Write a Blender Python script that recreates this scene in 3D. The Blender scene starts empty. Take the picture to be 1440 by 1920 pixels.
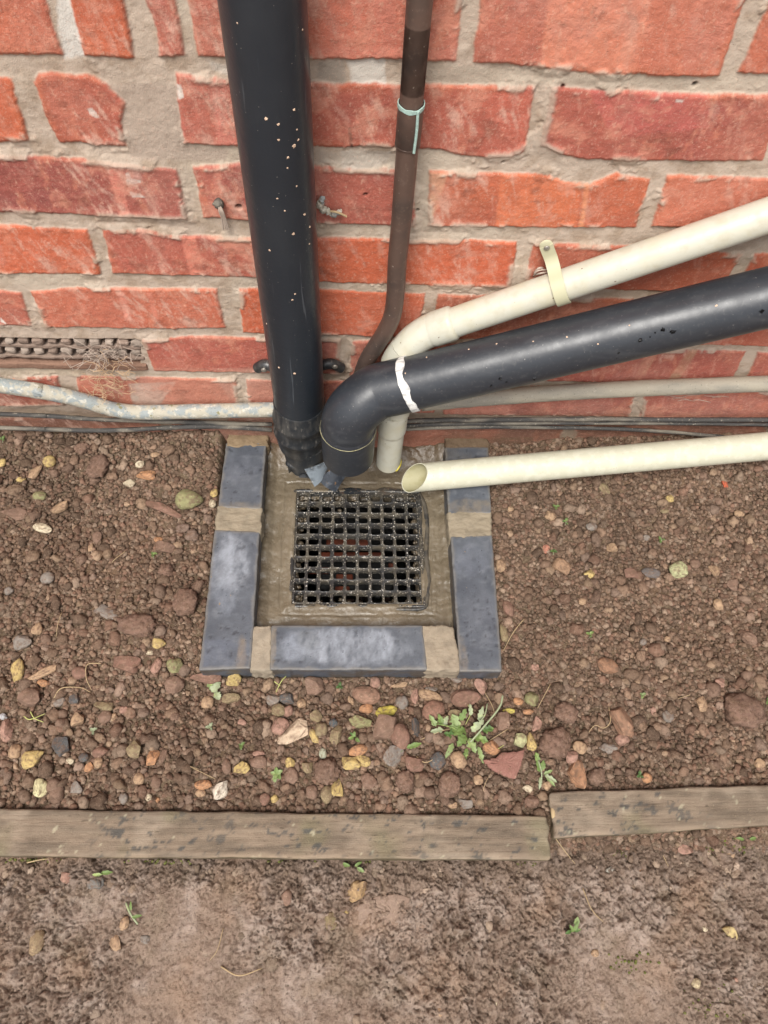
import bpy, bmesh, math, random
import numpy as np
from mathutils import Vector, Matrix
C = bpy.context.scene
COL = C.collection
rng = np.random.default_rng(7)
random.seed(7)
R_ = math.radians

# ------------------------------------------------------------------ camera
CAM = np.array([0.005387, -0.660630, 1.016652]); EUL = (0.4863753, -0.0444146, -0.0152434); FPX = 1412.0
cam = bpy.data.cameras.new('camera'); co = bpy.data.objects.new('camera', cam); COL.objects.link(co)
co.location = CAM; co.rotation_euler = EUL
cam.sensor_fit = 'VERTICAL'; cam.sensor_height = 24; cam.lens = FPX/1920*24
cam.clip_start = 0.01; cam.clip_end = 500
C.camera = co
C.render.resolution_x = 768; C.render.resolution_y = 1024

# ------------------------------------------------------------------ light
SUN_EL, SUN_AZ = R_(62), R_(200)      # azimuth measured from +y clockwise: the sun stands in front of the wall, a little left
w = bpy.data.worlds.new("World"); C.world = w; w.use_nodes = True
nt = w.node_tree; nt.nodes.clear()
sky = nt.nodes.new('ShaderNodeTexSky'); sky.sky_type = 'NISHITA'; sky.sun_disc = False
sky.sun_elevation = SUN_EL; sky.sun_rotation = SUN_AZ; sky.air_density = 1.0; sky.dust_density = 4.0
hs = nt.nodes.new('ShaderNodeHueSaturation'); hs.inputs['Saturation'].default_value = 0.35
bg = nt.nodes.new('ShaderNodeBackground'); bg.inputs['Strength'].default_value = 0.125
wo = nt.nodes.new('ShaderNodeOutputWorld')
nt.links.new(sky.outputs[0], hs.inputs['Color']); nt.links.new(hs.outputs[0], bg.inputs[0]); nt.links.new(bg.outputs[0], wo.inputs[0])
sl = bpy.data.lights.new('sun', 'SUN'); sl.energy = 2.25; sl.angle = R_(24); sl.color = (1.0, 0.965, 0.91)
so = bpy.data.objects.new('sun', sl); COL.objects.link(so)
dvec = Vector((math.sin(SUN_AZ)*math.cos(SUN_EL), math.cos(SUN_AZ)*math.cos(SUN_EL), math.sin(SUN_EL)))
so.rotation_euler = dvec.to_track_quat('Z', 'Y').to_euler(); so.location = (0, -2, 3)
C.view_settings.view_transform = 'Standard'; C.view_settings.look = 'None'; C.view_settings.gamma = 1
C.view_settings.exposure = 0.58
C.render.engine = 'CYCLES'

# ------------------------------------------------------------------ photo geometry: pixel of the photograph -> point of the place
def _rot(e):
    cx, sx, cy, sy, cz, sz = math.cos(e[0]), math.sin(e[0]), math.cos(e[1]), math.sin(e[1]), math.cos(e[2]), math.sin(e[2])
    X = np.array([[1,0,0],[0,cx,-sx],[0,sx,cx]]); Y = np.array([[cy,0,sy],[0,1,0],[-sy,0,cy]]); Z = np.array([[cz,-sz,0],[sz,cz,0],[0,0,1]])
    return Z@Y@X
RM = _rot(EUL)
def ray(u, v): return RM@np.array([(u-720)/FPX, -(v-960)/FPX, -1.0])
def ony(u, v, y=0.0):
    d = ray(u, v); return CAM+d*((y-CAM[1])/d[1])
def onz(u, v, z=0.0):
    d = ray(u, v); return CAM+d*((z-CAM[2])/d[2])

# ------------------------------------------------------------------ numpy noise
_T = rng.random((16, 256, 256))
def vn(x, y, s=0):
    t = _T[s % 16]; x = x+s*17.3; y = y+s*9.1
    xi = np.floor(x).astype(int); yi = np.floor(y).astype(int); fx = x-xi; fy = y-yi
    fx = fx*fx*(3-2*fx); fy = fy*fy*(3-2*fy)
    a = t[xi % 256, yi % 256]; b = t[(xi+1) % 256, yi % 256]; c = t[xi % 256, (yi+1) % 256]; d = t[(xi+1) % 256, (yi+1) % 256]
    return (a*(1-fx)+b*fx)*(1-fy)+(c*(1-fx)+d*fx)*fy
def fbm(x, y, f, s=0, o=4, g=.5):
    r = 0; a = 1; n = 0
    for i in range(o):
        r = r+a*vn(x*f, y*f, s+i); n += a; a *= g; f *= 2.03; x, y = .8*x-.6*y, .6*x+.8*y
    return r/n*2-1
def ss(a, b, x):
    t = np.clip((x-a)/(b-a), 0, 1); return t*t*(3-2*t)
def lin(c):
    c = np.array(c, float)/255
    return np.where(c <= .04045, c/12.92, ((c+.055)/1.055)**2.4)
def A(r, g, b, k=.85): return lin((r, g, b))*k       # albedo from a seen colour
def mixc(c, m, t): return c*(1-m[..., None])+np.asarray(t)*m[..., None]

# ------------------------------------------------------------------ object helpers
def tag(o, label=None, cat=None, group=None, kind=None):
    if label: o['label'] = label
    if cat: o['category'] = cat
    if group: o['group'] = group
    if kind: o['kind'] = kind
    return o
def link(name, me, mat=None, parent=None):
    o = bpy.data.objects.new(name, me); COL.objects.link(o)
    if mat and me: me.materials.append(mat)
    if parent: o.parent = parent
    return o
def npmesh(name, V, F, col=None, smooth=True):
    V = np.asarray(V, np.float32).reshape(-1, 3); F = np.asarray(F, np.int32); k = F.shape[1]
    me = bpy.data.meshes.new(name)
    me.vertices.add(len(V)); me.vertices.foreach_set('co', V.ravel())
    me.loops.add(F.size); me.loops.foreach_set('vertex_index', F.ravel())
    me.polygons.add(len(F)); me.polygons.foreach_set('loop_start', np.arange(0, F.size, k, dtype=np.int32))
    me.polygons.foreach_set('loop_total', np.full(len(F), k, np.int32))
    if smooth: me.polygons.foreach_set('use_smooth', np.ones(len(F), bool))
    me.update(calc_edges=True)
    if col is not None: setcol(me, col)
    return me
def setcol(me, col):
    a = me.color_attributes.new('Col', 'FLOAT_COLOR', 'POINT')
    c = np.ones((len(me.vertices), 4), np.float32); c[:, :3] = np.asarray(col).reshape(-1, 3)
    a.data.foreach_set('color', c.ravel())
def grid_faces(nx, ny, keep=None, flip=False):
    i = np.arange(nx-1)[:, None]*ny+np.arange(ny-1)[None]
    F = np.stack([i, i+ny, i+ny+1, i+1], -1)
    if flip: F = F[..., ::-1]
    F = F.reshape(-1, 4)
    return F if keep is None else F[keep.reshape(-1)]
def compact(V, F, col):
    u = np.unique(F); m = np.full(len(V), -1, np.int64); m[u] = np.arange(len(u))
    return V[u], m[F], col[u]

# ------------------------------------------------------------------ materials
def material(name, color=None, rough=.8, spec=.3, bumps=(), var=(), attr=True, splash=None, dark_splash=None, coat=0, rvar=0, metallic=0, scr=None):
    m = bpy.data.materials.new(name); m.use_nodes = True; n = m.node_tree; n.nodes.clear(); L = n.links.new
    out = n.nodes.new('ShaderNodeOutputMaterial'); b = n.nodes.new('ShaderNodeBsdfPrincipled'); L(b.outputs[0], out.inputs[0])
    b.inputs['Roughness'].default_value = rough; b.inputs['Specular IOR Level'].default_value = spec; b.inputs['Metallic'].default_value = metallic
    if coat: b.inputs['Coat Weight'].default_value = coat; b.inputs['Coat Roughness'].default_value = .25
    tc = n.nodes.new('ShaderNodeTexCoord'); oi = n.nodes.new('ShaderNodeObjectInfo')
    off = n.nodes.new('ShaderNodeVectorMath'); off.operation = 'ADD'; L(tc.outputs['Object'], off.inputs[0]); L(oi.outputs['Random'], off.inputs[1])
    P = off.outputs[0]
    if attr:
        a = n.nodes.new('ShaderNodeVertexColor'); a.layer_name = 'Col'; cur = a.outputs[0]
    else:
        a = n.nodes.new('ShaderNodeRGB'); a.outputs[0].default_value = (*color, 1); cur = a.outputs[0]
    def noise(scale, detail=3, stretch=None, rg=.55):
        t = n.nodes.new('ShaderNodeTexNoise'); t.inputs['Scale'].default_value = scale; t.inputs['Detail'].default_value = detail; t.inputs['Roughness'].default_value = rg
        if stretch:
            mp = n.nodes.new('ShaderNodeMapping'); mp.inputs['Scale'].default_value = stretch; L(P, mp.inputs[0]); L(mp.outputs[0], t.inputs['Vector'])
        else: L(P, t.inputs['Vector'])
        return t.outputs[0]
    def rmp(x, lo, hi, a0=0, a1=1):
        r = n.nodes.new('ShaderNodeMapRange'); r.inputs[1].default_value = lo; r.inputs[2].default_value = hi; r.inputs[3].default_value = a0; r.inputs[4].default_value = a1; L(x, r.inputs[0]); return r.outputs[0]
    def mix(f, c1, c2, mode='MIX'):
        x = n.nodes.new('ShaderNodeMix'); x.data_type = 'RGBA'; x.blend_type = mode
        L(f, x.inputs[0]) if not isinstance(f, float) else setattr(x.inputs[0], 'default_value', f)
        L(c1, x.inputs[6])
        if isinstance(c2, tuple): x.inputs[7].default_value = (*c2, 1)
        else: L(c2, x.inputs[7])
        return x.outputs[2]
    for v in var:   # (scale, lo, hi, colour, amount, stretch)
        f = rmp(noise(v[0], 4, v[5] if len(v) > 5 else None), v[1], v[2], 0, v[4]); cur = mix(f, cur, tuple(v[3]))
    def voro(scale, radius, chance):
        vo = n.nodes.new('ShaderNodeTexVoronoi'); vo.inputs['Scale'].default_value = scale
        wv = n.nodes.new('ShaderNodeVectorMath'); wv.operation = 'MULTIPLY_ADD'
        nn = n.nodes.new('ShaderNodeTexNoise'); nn.inputs['Scale'].default_value = scale*2; L(P, nn.inputs['Vector'])
        L(nn.outputs['Color'], wv.inputs[0]); wv.inputs[1].default_value = (.5/scale,)*3; L(P, wv.inputs[2]); L(wv.outputs[0], vo.inputs['Vector'])
        sp = n.nodes.new('ShaderNodeSeparateColor'); L(vo.outputs['Color'], sp.inputs[0])
        c = rmp(sp.outputs[0], 1-chance, 1-chance+.001); r = rmp(vo.outputs['Distance'], radius, radius*.75)
        mm = n.nodes.new('ShaderNodeMath'); mm.operation = 'MULTIPLY'; L(c, mm.inputs[0]); L(r, mm.inputs[1]); return mm.outputs[0]
    for s in (splash or []):   # (scale, radius, chance, colour)
        cur = mix(voro(*s[:3]), cur, tuple(s[3]))
    for s in (scr or []):      # long scratches (scale, stretch, lo, colour)
        cur = mix(rmp(noise(s[0], 2, s[1]), s[2], s[2]+.03, 0, s[4]), cur, tuple(s[3]))
    L(cur, b.inputs['Base Color'])
    if rvar: L(rmp(noise(60, 4), .3, .7, rough-rvar, rough+rvar), b.inputs['Roughness'])
    prev = None
    for (sc, dist, *st) in bumps:
        bp = n.nodes.new('ShaderNodeBump'); bp.inputs['Distance'].default_value = dist; bp.inputs['Strength'].default_value = 1
        L(noise(sc, 4, st[0] if st else None, .6), bp.inputs['Height'])
        if prev: L(prev, bp.inputs['Normal'])
        prev = bp.outputs[0]
    if prev: L(prev, b.inputs['Normal'])
    return m

BEIGE = A(196, 176, 150); WHITE = A(225, 220, 212)
M_wall = material('weathered_brick_wall', rough=.86, spec=.25, bumps=[(900, .0005), (330, .0006)],
    var=[(420, .56, .72, A(224, 184, 162), .35), (600, .38, .26, A(112, 62, 48), .45), (1300, .6, .7, A(232, 206, 186), .4)], rvar=.06)
M_soil = material('soil', rough=.93, spec=.15, bumps=[(260, .0028), (700, .0015), (1800, .0006)],
    var=[(420, .54, .68, A(176, 154, 134), .5), (260, .44, .30, A(66, 50, 40), .65), (900, .58, .7, A(196, 178, 158), .4)])
M_crumb = material('soil_crumbs', rough=.94, spec=.12, bumps=[(450, .0014), (1100, .0008)], var=[(420, .54, .70, A(164, 141, 122), .45), (220, .5, .32, A(72, 55, 44), .55), (1100, .6, .7, A(190, 170, 150), .4)])
M_stone = material('stones', rough=.8, spec=.3, bumps=[(220, .0012), (900, .0007)],
    var=[(160, .55, .7, A(110, 85, 66), .5), (500, .6, .72, A(222, 205, 170), .3)])
M_blue = material('blue_engineering_brick', rough=.5, spec=.45, bumps=[(350, .0004), (1400, .0002)], rvar=.1,
    splash=[(160, .12, .25, A(40, 42, 48)), (70, .1, .1, A(140, 120, 95))])
M_mortar = material('wet_mortar', rough=.34, spec=.5, bumps=[(130, .0012, (1, 1, 1)), (500, .0005)], rvar=.15)
M_mortar_dry = material('damp_mortar_joint', rough=.75, spec=.3, bumps=[(260, .0012, (.6, 1, 1)), (900, .0005)])
M_wood = material('weathered_timber', rough=.88, spec=.2, bumps=[(150, .0022, (.06, 1, 1)), (500, .0009)],
    var=[(700, .6, .72, A(185, 170, 140), .35), (260, .36, .27, A(70, 60, 48), .6, (.3, 1, 1))])
SPL = [(320, .13, .10, A(150, 146, 138))]
M_black = material('black_plastic_pipe', A(36, 41, 47, 1), rough=.36, spec=.5, attr=False, splash=SPL, rvar=.06,
    bumps=[(35, .0007)], scr=[(140, (1, 1, .05), .69, A(95, 100, 105), .5)], var=[(14, .5, .75, A(52, 56, 60), .5)])
M_black_low = material('grimy_black_plastic', A(34, 37, 40, 1), rough=.42, spec=.5, attr=False, splash=SPL, rvar=.1,
    bumps=[(60, .0005)], var=[(35, .45, .7, A(74, 72, 68), .6), (110, .5, .7, A(104, 100, 94), .4, (1, 1, .2)), (200, .62, .7, A(150, 144, 134), .35, (1, .4, .3))])
M_grey = material('grey_black_plastic_pipe', A(46, 49, 54, 1), rough=.38, spec=.5, attr=False, rvar=.06, bumps=[(30, .0005)],
    splash=[(60, .12, .12, A(20, 22, 25)), (260, .13, .08, A(140, 136, 132))],
    var=[(60, .55, .75, A(84, 86, 88), .45, (.2, 1, 1)), (16, .5, .75, A(40, 42, 45), .5), (230, .58, .7, A(96, 96, 94), .35)])
M_white = material('cream_plastic_pipe', A(206, 203, 186, .84), rough=.42, spec=.45, attr=False, rvar=.06, bumps=[(60, .0004)],
    splash=[(110, .12, .12, A(120, 100, 80)), (300, .13, .08, A(150, 125, 100))],
    var=[(70, .5, .72, A(190, 182, 158), .6), (25, .5, .7, A(203, 196, 168), .7)])
M_lowwhite = material('weathered_cream_pipe', A(208, 205, 182, .84), rough=.5, spec=.4, attr=False, rvar=.08, bumps=[(80, .0005)],
    splash=[(90, .10, .1, A(110, 90, 70))],
    var=[(75, .50, .56, A(220, 217, 196, .84), .6), (300, .62, .7, A(160, 150, 120), .4)])
M_inner = material('stained_pipe_inside', A(176, 170, 136, .85), rough=.6, attr=False, var=[(60, .45, .7, A(150, 142, 96), .7)])
M_copper = material('tarnished_copper', A(104, 84, 74, 1), rough=.5, spec=.5, attr=False, metallic=.35, rvar=.08, bumps=[(60, .0004)],
    splash=[(150, .12, .2, A(190, 175, 160)), (300, .13, .15, A(165, 150, 140))],
    var=[(20, .45, .65, A(80, 72, 68), .7), (200, .58, .7, A(130, 110, 98), .5)])
M_verd = material('verdigris', A(158, 182, 172, 1), rough=.8, attr=False, bumps=[(400, .0008)])
M_pale = material('peeling_painted_pipe', A(170, 164, 148, 1), rough=.7, attr=False, bumps=[(220, .001)],
    var=[(55, .48, .56, A(150, 158, 158), .9), (130, .56, .62, A(205, 200, 186), .8), (90, .64, .68, A(132, 128, 92), .9), (420, .62, .7, A(80, 72, 62), .6)])
M_pale2 = material('grey_painted_pipe', A(158, 150, 134, 1), rough=.7, attr=False, bumps=[(200, .0005)],
    var=[(30, .5, .7, A(128, 126, 118), .7, (.3, 1, 1)), (220, .62, .7, A(190, 182, 165), .5), (500, .63, .7, A(80, 72, 62), .6)])
M_cable = material('dusty_black_cable', A(66, 64, 62, 1), rough=.7, attr=False, bumps=[(250, .0008)],
    var=[(60, .45, .62, A(138, 130, 116), .8, (.25, 1, 1)), (300, .6, .7, A(180, 170, 152), .6)])
M_grate = material('mud_splashed_plastic_grate', A(46, 45, 44, 1), rough=.36, spec=.45, attr=False, bumps=[(260, .0006)], rvar=.1,
    splash=[(420, .42, .38, A(160, 152, 138)), (260, .3, .16, A(205, 200, 190))], var=[(45, .45, .6, A(94, 87, 74), .7), (25, .55, .7, A(58, 60, 62), .7)])
M_terra = material('terracotta', A(104, 52, 34, 1), rough=.6, attr=False, var=[(60, .45, .6, A(80, 42, 30), .8)], bumps=[(100, .001)])
M_pot = material('dark_clay_gully', A(14, 12, 11, .6), rough=.4, attr=False, var=[(40, .5, .7, A(9, 9, 9, .6), .7)], bumps=[(120, .001)])
M_water = material('still_drain_water', A(12, 12, 12, 1), rough=.06, spec=.5, attr=False)
M_paint = material('old_white_paint', A(222, 220, 214, 1), rough=.7, attr=False, bumps=[(400, .0006)], var=[(170, .52, .6, A(120, 122, 124), .5, (.3, 1, .3))])
M_metal = material('dull_screw', A(150, 145, 135, 1), rough=.4, metallic=.6, attr=False)
M_airb = material('dusty_air_brick', rough=.95, spec=.1, bumps=[(300, .002), (900, .0008)])
M_root = material('dry_roots', A(190, 160, 128, 1), rough=.9, attr=False)
M_web = material('dusty_web', A(176, 160, 146, 1), rough=.9, attr=False)
M_straw = material('straw', A(168, 146, 112, 1), rough=.8, attr=False)
M_leaf = material('leaf', rough=.55, spec=.35, bumps=[(220, .0006)], var=[(120, .55, .7, A(190, 205, 120), .4)])
M_flap = material('scuffed_plastic_flap', A(118, 126, 132, 1), rough=.3, spec=.55, attr=False, bumps=[(90, .001)], var=[(90, .5, .62, A(60, 64, 68), .7), (180, .6, .68, A(200, 200, 198), .7)])
M_flap2 = material('dark_plastic_flap', A(50, 54, 60, 1), rough=.3, spec=.55, attr=False, bumps=[(90, .001)], var=[(80, .5, .6, A(90, 94, 100), .7), (120, .62, .68, A(150, 110, 70), .7)])

# ------------------------------------------------------------------ ground shape
EX0, EX1, EY0, EY1 = -.196, .218, -.376, .004        # outside of the brick edging
BY = (-.540, -.605)
def board_back(x): return np.where(x < .262, -.5435-.0155*(x+.42)/.68, -.5305+.006*(x-.262)/.29)
def board_front(x): return np.where(x < .257, -.597-.0125*(x+.41)/.66, -.585+.012*(x-.262)/.29)
def base_z(x, y):
    """soil surface without crumbs"""
    z = -.004+.032*np.exp(np.minimum(y, 0)/.05)*(1-.75*np.exp(-((x-.24)/.09)**2))+.01*ss(.35, .6, x)*np.exp(y/.08)
    z = z-.017*np.exp(-((y+.40)/.035)**2)*ss(-.32, -.2, x)*ss(.33, .22, x)-.004*ss(-.38, -.45, y)
    inb = ss(EX0-.002, EX0+.02, x)*ss(EX1+.002, EX1-.02, x)*ss(EY0-.002, EY0+.02, y)
    z = z*(1-inb)+(-.06)*inb
    z = np.where((x > -.085) & (x < .122) & (y > -.274) & (y < -.07), -.33, z)
    z = z+.006*fbm(x, y, 9, 3, 3)
    z = z+.010*np.exp(-((x+.28)**2+(y+.30)**2)/.0018)+.010*np.exp(-((x-.50)**2+(y+.42)**2)/.003)
    t = ss(-.575, -.60, y); zm = -.028+.012*fbm(x, y, 5, 8, 3)
    return z*(1-t)+zm*t
def gz(x, y): return float(base_z(np.array([float(x)]), np.array([float(y)]))[0])
def onground(u, v):
    z = 0.0
    for _ in range(6):
        p = onz(u, v, z); z = gz(p[0], p[1])
    return onz(u, v, z)

def axis(lo, hi, step, far, n=16):
    a = np.arange(lo, hi+step/2, step)
    gl = lo-np.geomspace(step*2, far, n)[::-1]; gr = hi+np.geomspace(step*2, far, n)
    return gl, a, gr
gl, a, gr = axis(-.72, .88, .0015, 120)
gx = np.concatenate([gl, a, gr])
gl2, a2, _ = axis(-1.0, .012, .0015, 120)
gy = np.concatenate([gl2, a2, [.05, .3]])
X, Y = np.meshgrid(gx, gy, indexing='ij')
Z = base_z(X, Y)
mud = ss(-.585, -.60, Y)
# soft soil lumps
Z += (1-mud)*(.0035*fbm(X, Y, 45, 1, 5, .6))
# churned mud: ridges, tears and trodden flat patches
wx, wy = X+.01*fbm(X, Y, 30, 4, 3), Y+.01*fbm(X, Y, 30, 5, 3)
rid = 1-np.abs(fbm(wx, wy*.8, 55, 6, 5, .6))*2.2
flat = .72*ss(.02, .5, fbm(X, Y, 7, 2, 3)+.5*np.exp(-((X+.17)**2+(Y+.68)**2)/.004)+.5*np.exp(-((X-.02)**2+(Y+.665)**2)/.0018)+.25*ss(-.70, -.78, Y)-.6*ss(-.64, -.60, Y)*1.0)
crk = np.minimum(np.abs(fbm(wx, wy, 70, 3, 4, .6)), np.abs(fbm(wx+.3, wy*.8, 110, 7, 3, .6))*1.4); crk = ss(.10, .0, crk)
Z += mud*((1-flat)*(.006*rid+.008*fbm(X, Y, 120, 9, 5, .7)-.005*crk)+flat*(.006*fbm(X, Y, 18, 7, 4)+.0030*fbm(X, Y, 90, 9, 5, .7)))
BASE1 = A(105, 88, 70); RED1 = A(119, 95, 75); DRK = A(79, 66, 51); TAN = A(133, 115, 93)  # base soil darker than the crumbs: shade of the gaps put into its colour
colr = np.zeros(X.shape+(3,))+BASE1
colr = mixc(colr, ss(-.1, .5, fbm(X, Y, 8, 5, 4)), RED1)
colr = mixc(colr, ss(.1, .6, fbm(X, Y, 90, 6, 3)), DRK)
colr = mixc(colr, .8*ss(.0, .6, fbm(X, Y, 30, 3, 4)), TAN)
mc = np.zeros(X.shape+(3,))+A(154, 133, 117)
mc = mixc(mc, ss(-.2, .5, fbm(X, Y, 40, 11, 4)), A(174, 155, 141)); mc = mixc(mc, .5*ss(-.64, -.61, Y), A(98, 79, 66))
mc = mixc(mc, ss(.5, .0, rid)*(1-.7*flat), A(138, 117, 102)); mc = mixc(mc, .55*crk*(1-.7*flat), A(104, 85, 72)); mc *= (1+.20*fbm(X+.004*fbm(X, Y, 80, 2, 2), Y, 140, 4, 5, .75))[..., None]
mc = mixc(mc, .7*ss(.1, .6, fbm(X, Y, 14, 12, 4)), A(166, 138, 116))
mc = mixc(mc, .15*ss(.35, .6, fbm(X, Y, 22, 13, 3)), A(122, 112, 84))
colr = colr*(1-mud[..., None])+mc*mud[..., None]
# crumb domes pressed into the soil
xs0, ys0, st = len(gl), len(gl2), .0015
def stamp(cx, cy, r, c, sink=.4):
    i0 = max(0, int((cx-r+.72)/st)); i1 = min(len(a), int((cx+r+.72)/st)+2); j0 = max(0, int((cy-r+1.0)/st)); j1 = min(len(a2), int((cy+r+1.0)/st)+2)
    if i1-i0 < 2 or j1-j0 < 2: return
    sx = slice(xs0+i0, xs0+i1); sy = slice(ys0+j0, ys0+j1)
    d2 = (X[sx, sy]-cx)**2+(Y[sx, sy]-cy)**2
    zb = Z[sx, sy]; h = np.sqrt(np.maximum(r*r-d2, 0))-r*sink
    t = Z0[sx, sy]+h; m = (d2 < r*r*.95) & (t > zb)
    zb[m] = t[m]; colr[sx, sy][m] = c
Z0 = Z.copy()
N = 26000
pal = [A(122, 100, 83), A(133, 108, 90), A(110, 90, 75), A(144, 118, 98), A(132, 103, 86), A(154, 132, 113)]
for k in range(N):
    cy = rng.uniform(-.60, .01); cx = rng.uniform(-.7, .86)
    if EX0+.005 < cx < EX1-.005 and cy > EY0+.005: continue
    stamp(cx, cy, .0018+.0035*rng.random()**2.5, pal[rng.integers(6)]*rng.uniform(.75, 1.15))
F = grid_faces(len(gx), len(gy))
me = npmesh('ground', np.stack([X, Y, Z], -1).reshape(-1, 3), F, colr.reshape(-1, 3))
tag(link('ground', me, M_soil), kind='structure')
del X, Y, Z, Z0, colr, mc, wx, wy, rid, flat, mud

# ------------------------------------------------------------------ brick wall
# bricks traced on the face of the wall (pixel outlines), colour, kind
ORG = (202, 88, 58); RED = (184, 84, 68); PNK = (200, 112, 92); DRD = (166, 76, 64); SAL = (206, 100, 74)
BR = [
 ([(-380,-75),(60,-78),(118,105),(-330,100)],SAL), ([(108,-78),(215,-78),(252,111),(157,105)],ORG), ([(240,-76),(318,-76),(346,106),(297,107),(296,60)],(190,96,80)),
 ([(340,-76),(872,-80),(865,40),(856,116),(583,112),(372,108)],(205,100,78)), ([(908,-78),(1440,-76),(1395,8),(1350,146),(1150,140),(888,117)],(206,104,80)), ([(1478,-74),(1900,-74),(1790,150),(1385,139)],ORG),
 ([(-430,140),(-20,142),(20,150),(55,266),(-20,270),(-400,262)],ORG), ([(72,138),(165,141),(200,160),(235,195),(226,230),(238,277),(110,268),(88,225),(62,155)],(190,86,66)),
 ([(328,137),(420,150),(500,152),(505,276),(400,275),(343,270)],(192,92,76)), ([(535,156),(660,158),(1005,162),(985,285),(960,294),(890,297),(800,280),(700,276),(538,276)],(184,82,66)),
 ([(1035,165),(1270,176),(1478,180),(1430,303),(1300,305),(1100,300),(1062,293),(1012,272)],(180,80,66)), ([(1510,182),(1900,190),(1850,320),(1460,308)],RED),
 ([(-500,288),(0,291),(180,300),(332,320),(353,413),(180,405),(0,400),(-470,392)],(172,76,66)), ([(362,314),(450,308),(780,320),(778,426),(600,420),(380,410)],(184,84,70)),
 ([(806,322),(1030,328),(1060,342),(1105,346),(1155,325),(1218,338),(1192,429),(990,428),(803,425)],(204,92,62)), ([(1252,330),(1450,334),(1700,342),(1660,440),(1430,430),(1222,427)],(205,100,74)),
 ([(-300,418),(0,423),(165,432),(189,515),(0,515),(-270,508)],(212,92,60)), ([(192,432),(270,430),(325,443),(520,446),(530,527),(470,522),(212,515)],(188,84,68)),
 ([(552,447),(880,450),(970,456),(957,541),(780,535),(556,530)],(204,84,52)), ([(1001,458),(1200,463),(1392,478),(1350,550),(1150,545),(982,530)],(196,84,56)), ([(1415,476),(1840,486),(1780,566),(1378,554)],(196,86,60)),
 ([(-340,538),(0,546),(38,550),(60,612),(-310,600)],(192,92,72)), ([(57,548),(140,540),(405,543),(424,617),(300,618),(86,614)],(205,90,62)),
 ([(447,543),(620,545),(797,552),(784,636),(600,628),(456,625)],(204,84,52)), ([(820,553),(1190,562),(1165,640),(812,636)],(180,86,62)), ([(1216,562),(1600,574),(1570,655),(1190,644)],(192,86,64)),
 ([(265,638),(360,632),(640,636),(636,702),(500,701),(290,697)],(188,84,70)), ([(660,640),(1018,650),(1006,712),(655,706)],(170,80,68)), ([(1036,652),(1400,660),(1370,722),(1024,716)],(186,84,70)), ([(1420,662),(1800,672),(1760,735),(1395,724)],(186,84,70)),
 ([(-220,708),(0,712),(108,706),(122,760),(-200,768)],(184,82,66)), ([(142,706),(300,709),(442,712),(450,768),(150,764)],(192,98,76)), ([(462,713),(820,718),(815,776),(466,770)],(176,84,72)),
 ([(836,722),(1195,728),(1180,783),(832,778)],(186,92,80)), ([(1212,728),(1580,740),(1560,795),(1198,786)],(180,84,72)),
 ([(-60,784),(300,784),(305,835),(-50,840)],(150,76,64)), ([(320,784),(680,786),(680,838),(325,836)],(150,80,68)), ([(700,786),(1060,790),(1050,850),(700,845)],(150,84,70)), ([(1080,790),(1440,795),(1430,860),(1070,850)],(146,80,66)),
]
polys = []
for pts, c in BR: polys.append((np.array([[ony(u, v)[0], ony(u, v)[2]] for u, v in pts]), c))
# the courses go on beyond the picture
PZ, PX = .0869, .2385
for r in range(-4, 7):
    zb = .1691+PZ*(5-r)+.0055; zt = zb+.0755
    row = [p for p, _ in polys if zb-.02 < p[:, 1].mean() < zt+.02]
    if row: xl = min(p[:, 0].min() for p in row); xr = max(p[:, 0].max() for p in row)
    else: xl = (0 if r % 2 else .119); xr = xl-.012
    if r == 5: xl = ony(-75, 660)[0]
    for sgn, x0 in ((-1, xl-.012), (1, xr+.012)):
        while abs(x0) < 1.9:
            x1 = x0+sgn*(PX-.012); c = [ORG, RED, SAL, DRD][rng.integers(4)]
            lo, hi = min(x0, x1), max(x0, x1)
            polys.append((np.array([[lo, zt], [hi, zt], [hi, zb], [lo, zb]]), c)); x0 = x1+sgn*.012
g1, wa, g2 = axis(-.60, .74, .0012, 1.2, 60); wx_ = np.concatenate([g1, wa, g2])
wz_ = np.concatenate([[-.3, -.12, -.06], np.arange(-.03, .70, .0012), .70+np.geomspace(.004, 1.6, 90)])
WX, WZ = np.meshgrid(wx_, wz_, indexing='ij')
n1 = fbm(WX, WZ, 60, 1, 4, .55); n2 = fbm(WX, WZ, 60, 5, 4, .55)
QX = WX+.0020*n1+.0011*fbm(WX, WZ, 260, 3, 3, .7); QZ = WZ+.0018*n2+.0012*fbm(WX, WZ, 240, 9, 3, .7)
H = np.full(WX.shape, -1.0)       # signed distance: positive inside a brick
CB = np.zeros(WX.shape+(3,))
MORT = A(196, 178, 160)
def sdf(P, x, z):
    d = np.full(x.shape, 1e9); ins = np.zeros(x.shape, bool)
    for i in range(len(P)):
        a_, b_ = P[i], P[(i+1) % len(P)]; e = b_-a_
        t = np.clip(((x-a_[0])*e[0]+(z-a_[1])*e[1])/(e@e), 0, 1)
        d = np.minimum(d, (x-a_[0]-t*e[0])**2+(z-a_[1]-t*e[1])**2)
        cnd = ((a_[1] > z) != (b_[1] > z)) & (x < (b_[0]-a_[0])*(z-a_[1])/(b_[1]-a_[1]+1e-12)+a_[0])
        ins ^= cnd
    d = np.sqrt(d); return np.where(ins, d, -d)
def sub(P, m):
    i0, i1 = np.searchsorted(wx_, [P[:, 0].min()-m, P[:, 0].max()+m]); j0, j1 = np.searchsorted(wz_, [P[:, 1].min()-m, P[:, 1].max()+m])
    return slice(i0, i1), slice(j0, j1)
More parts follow.
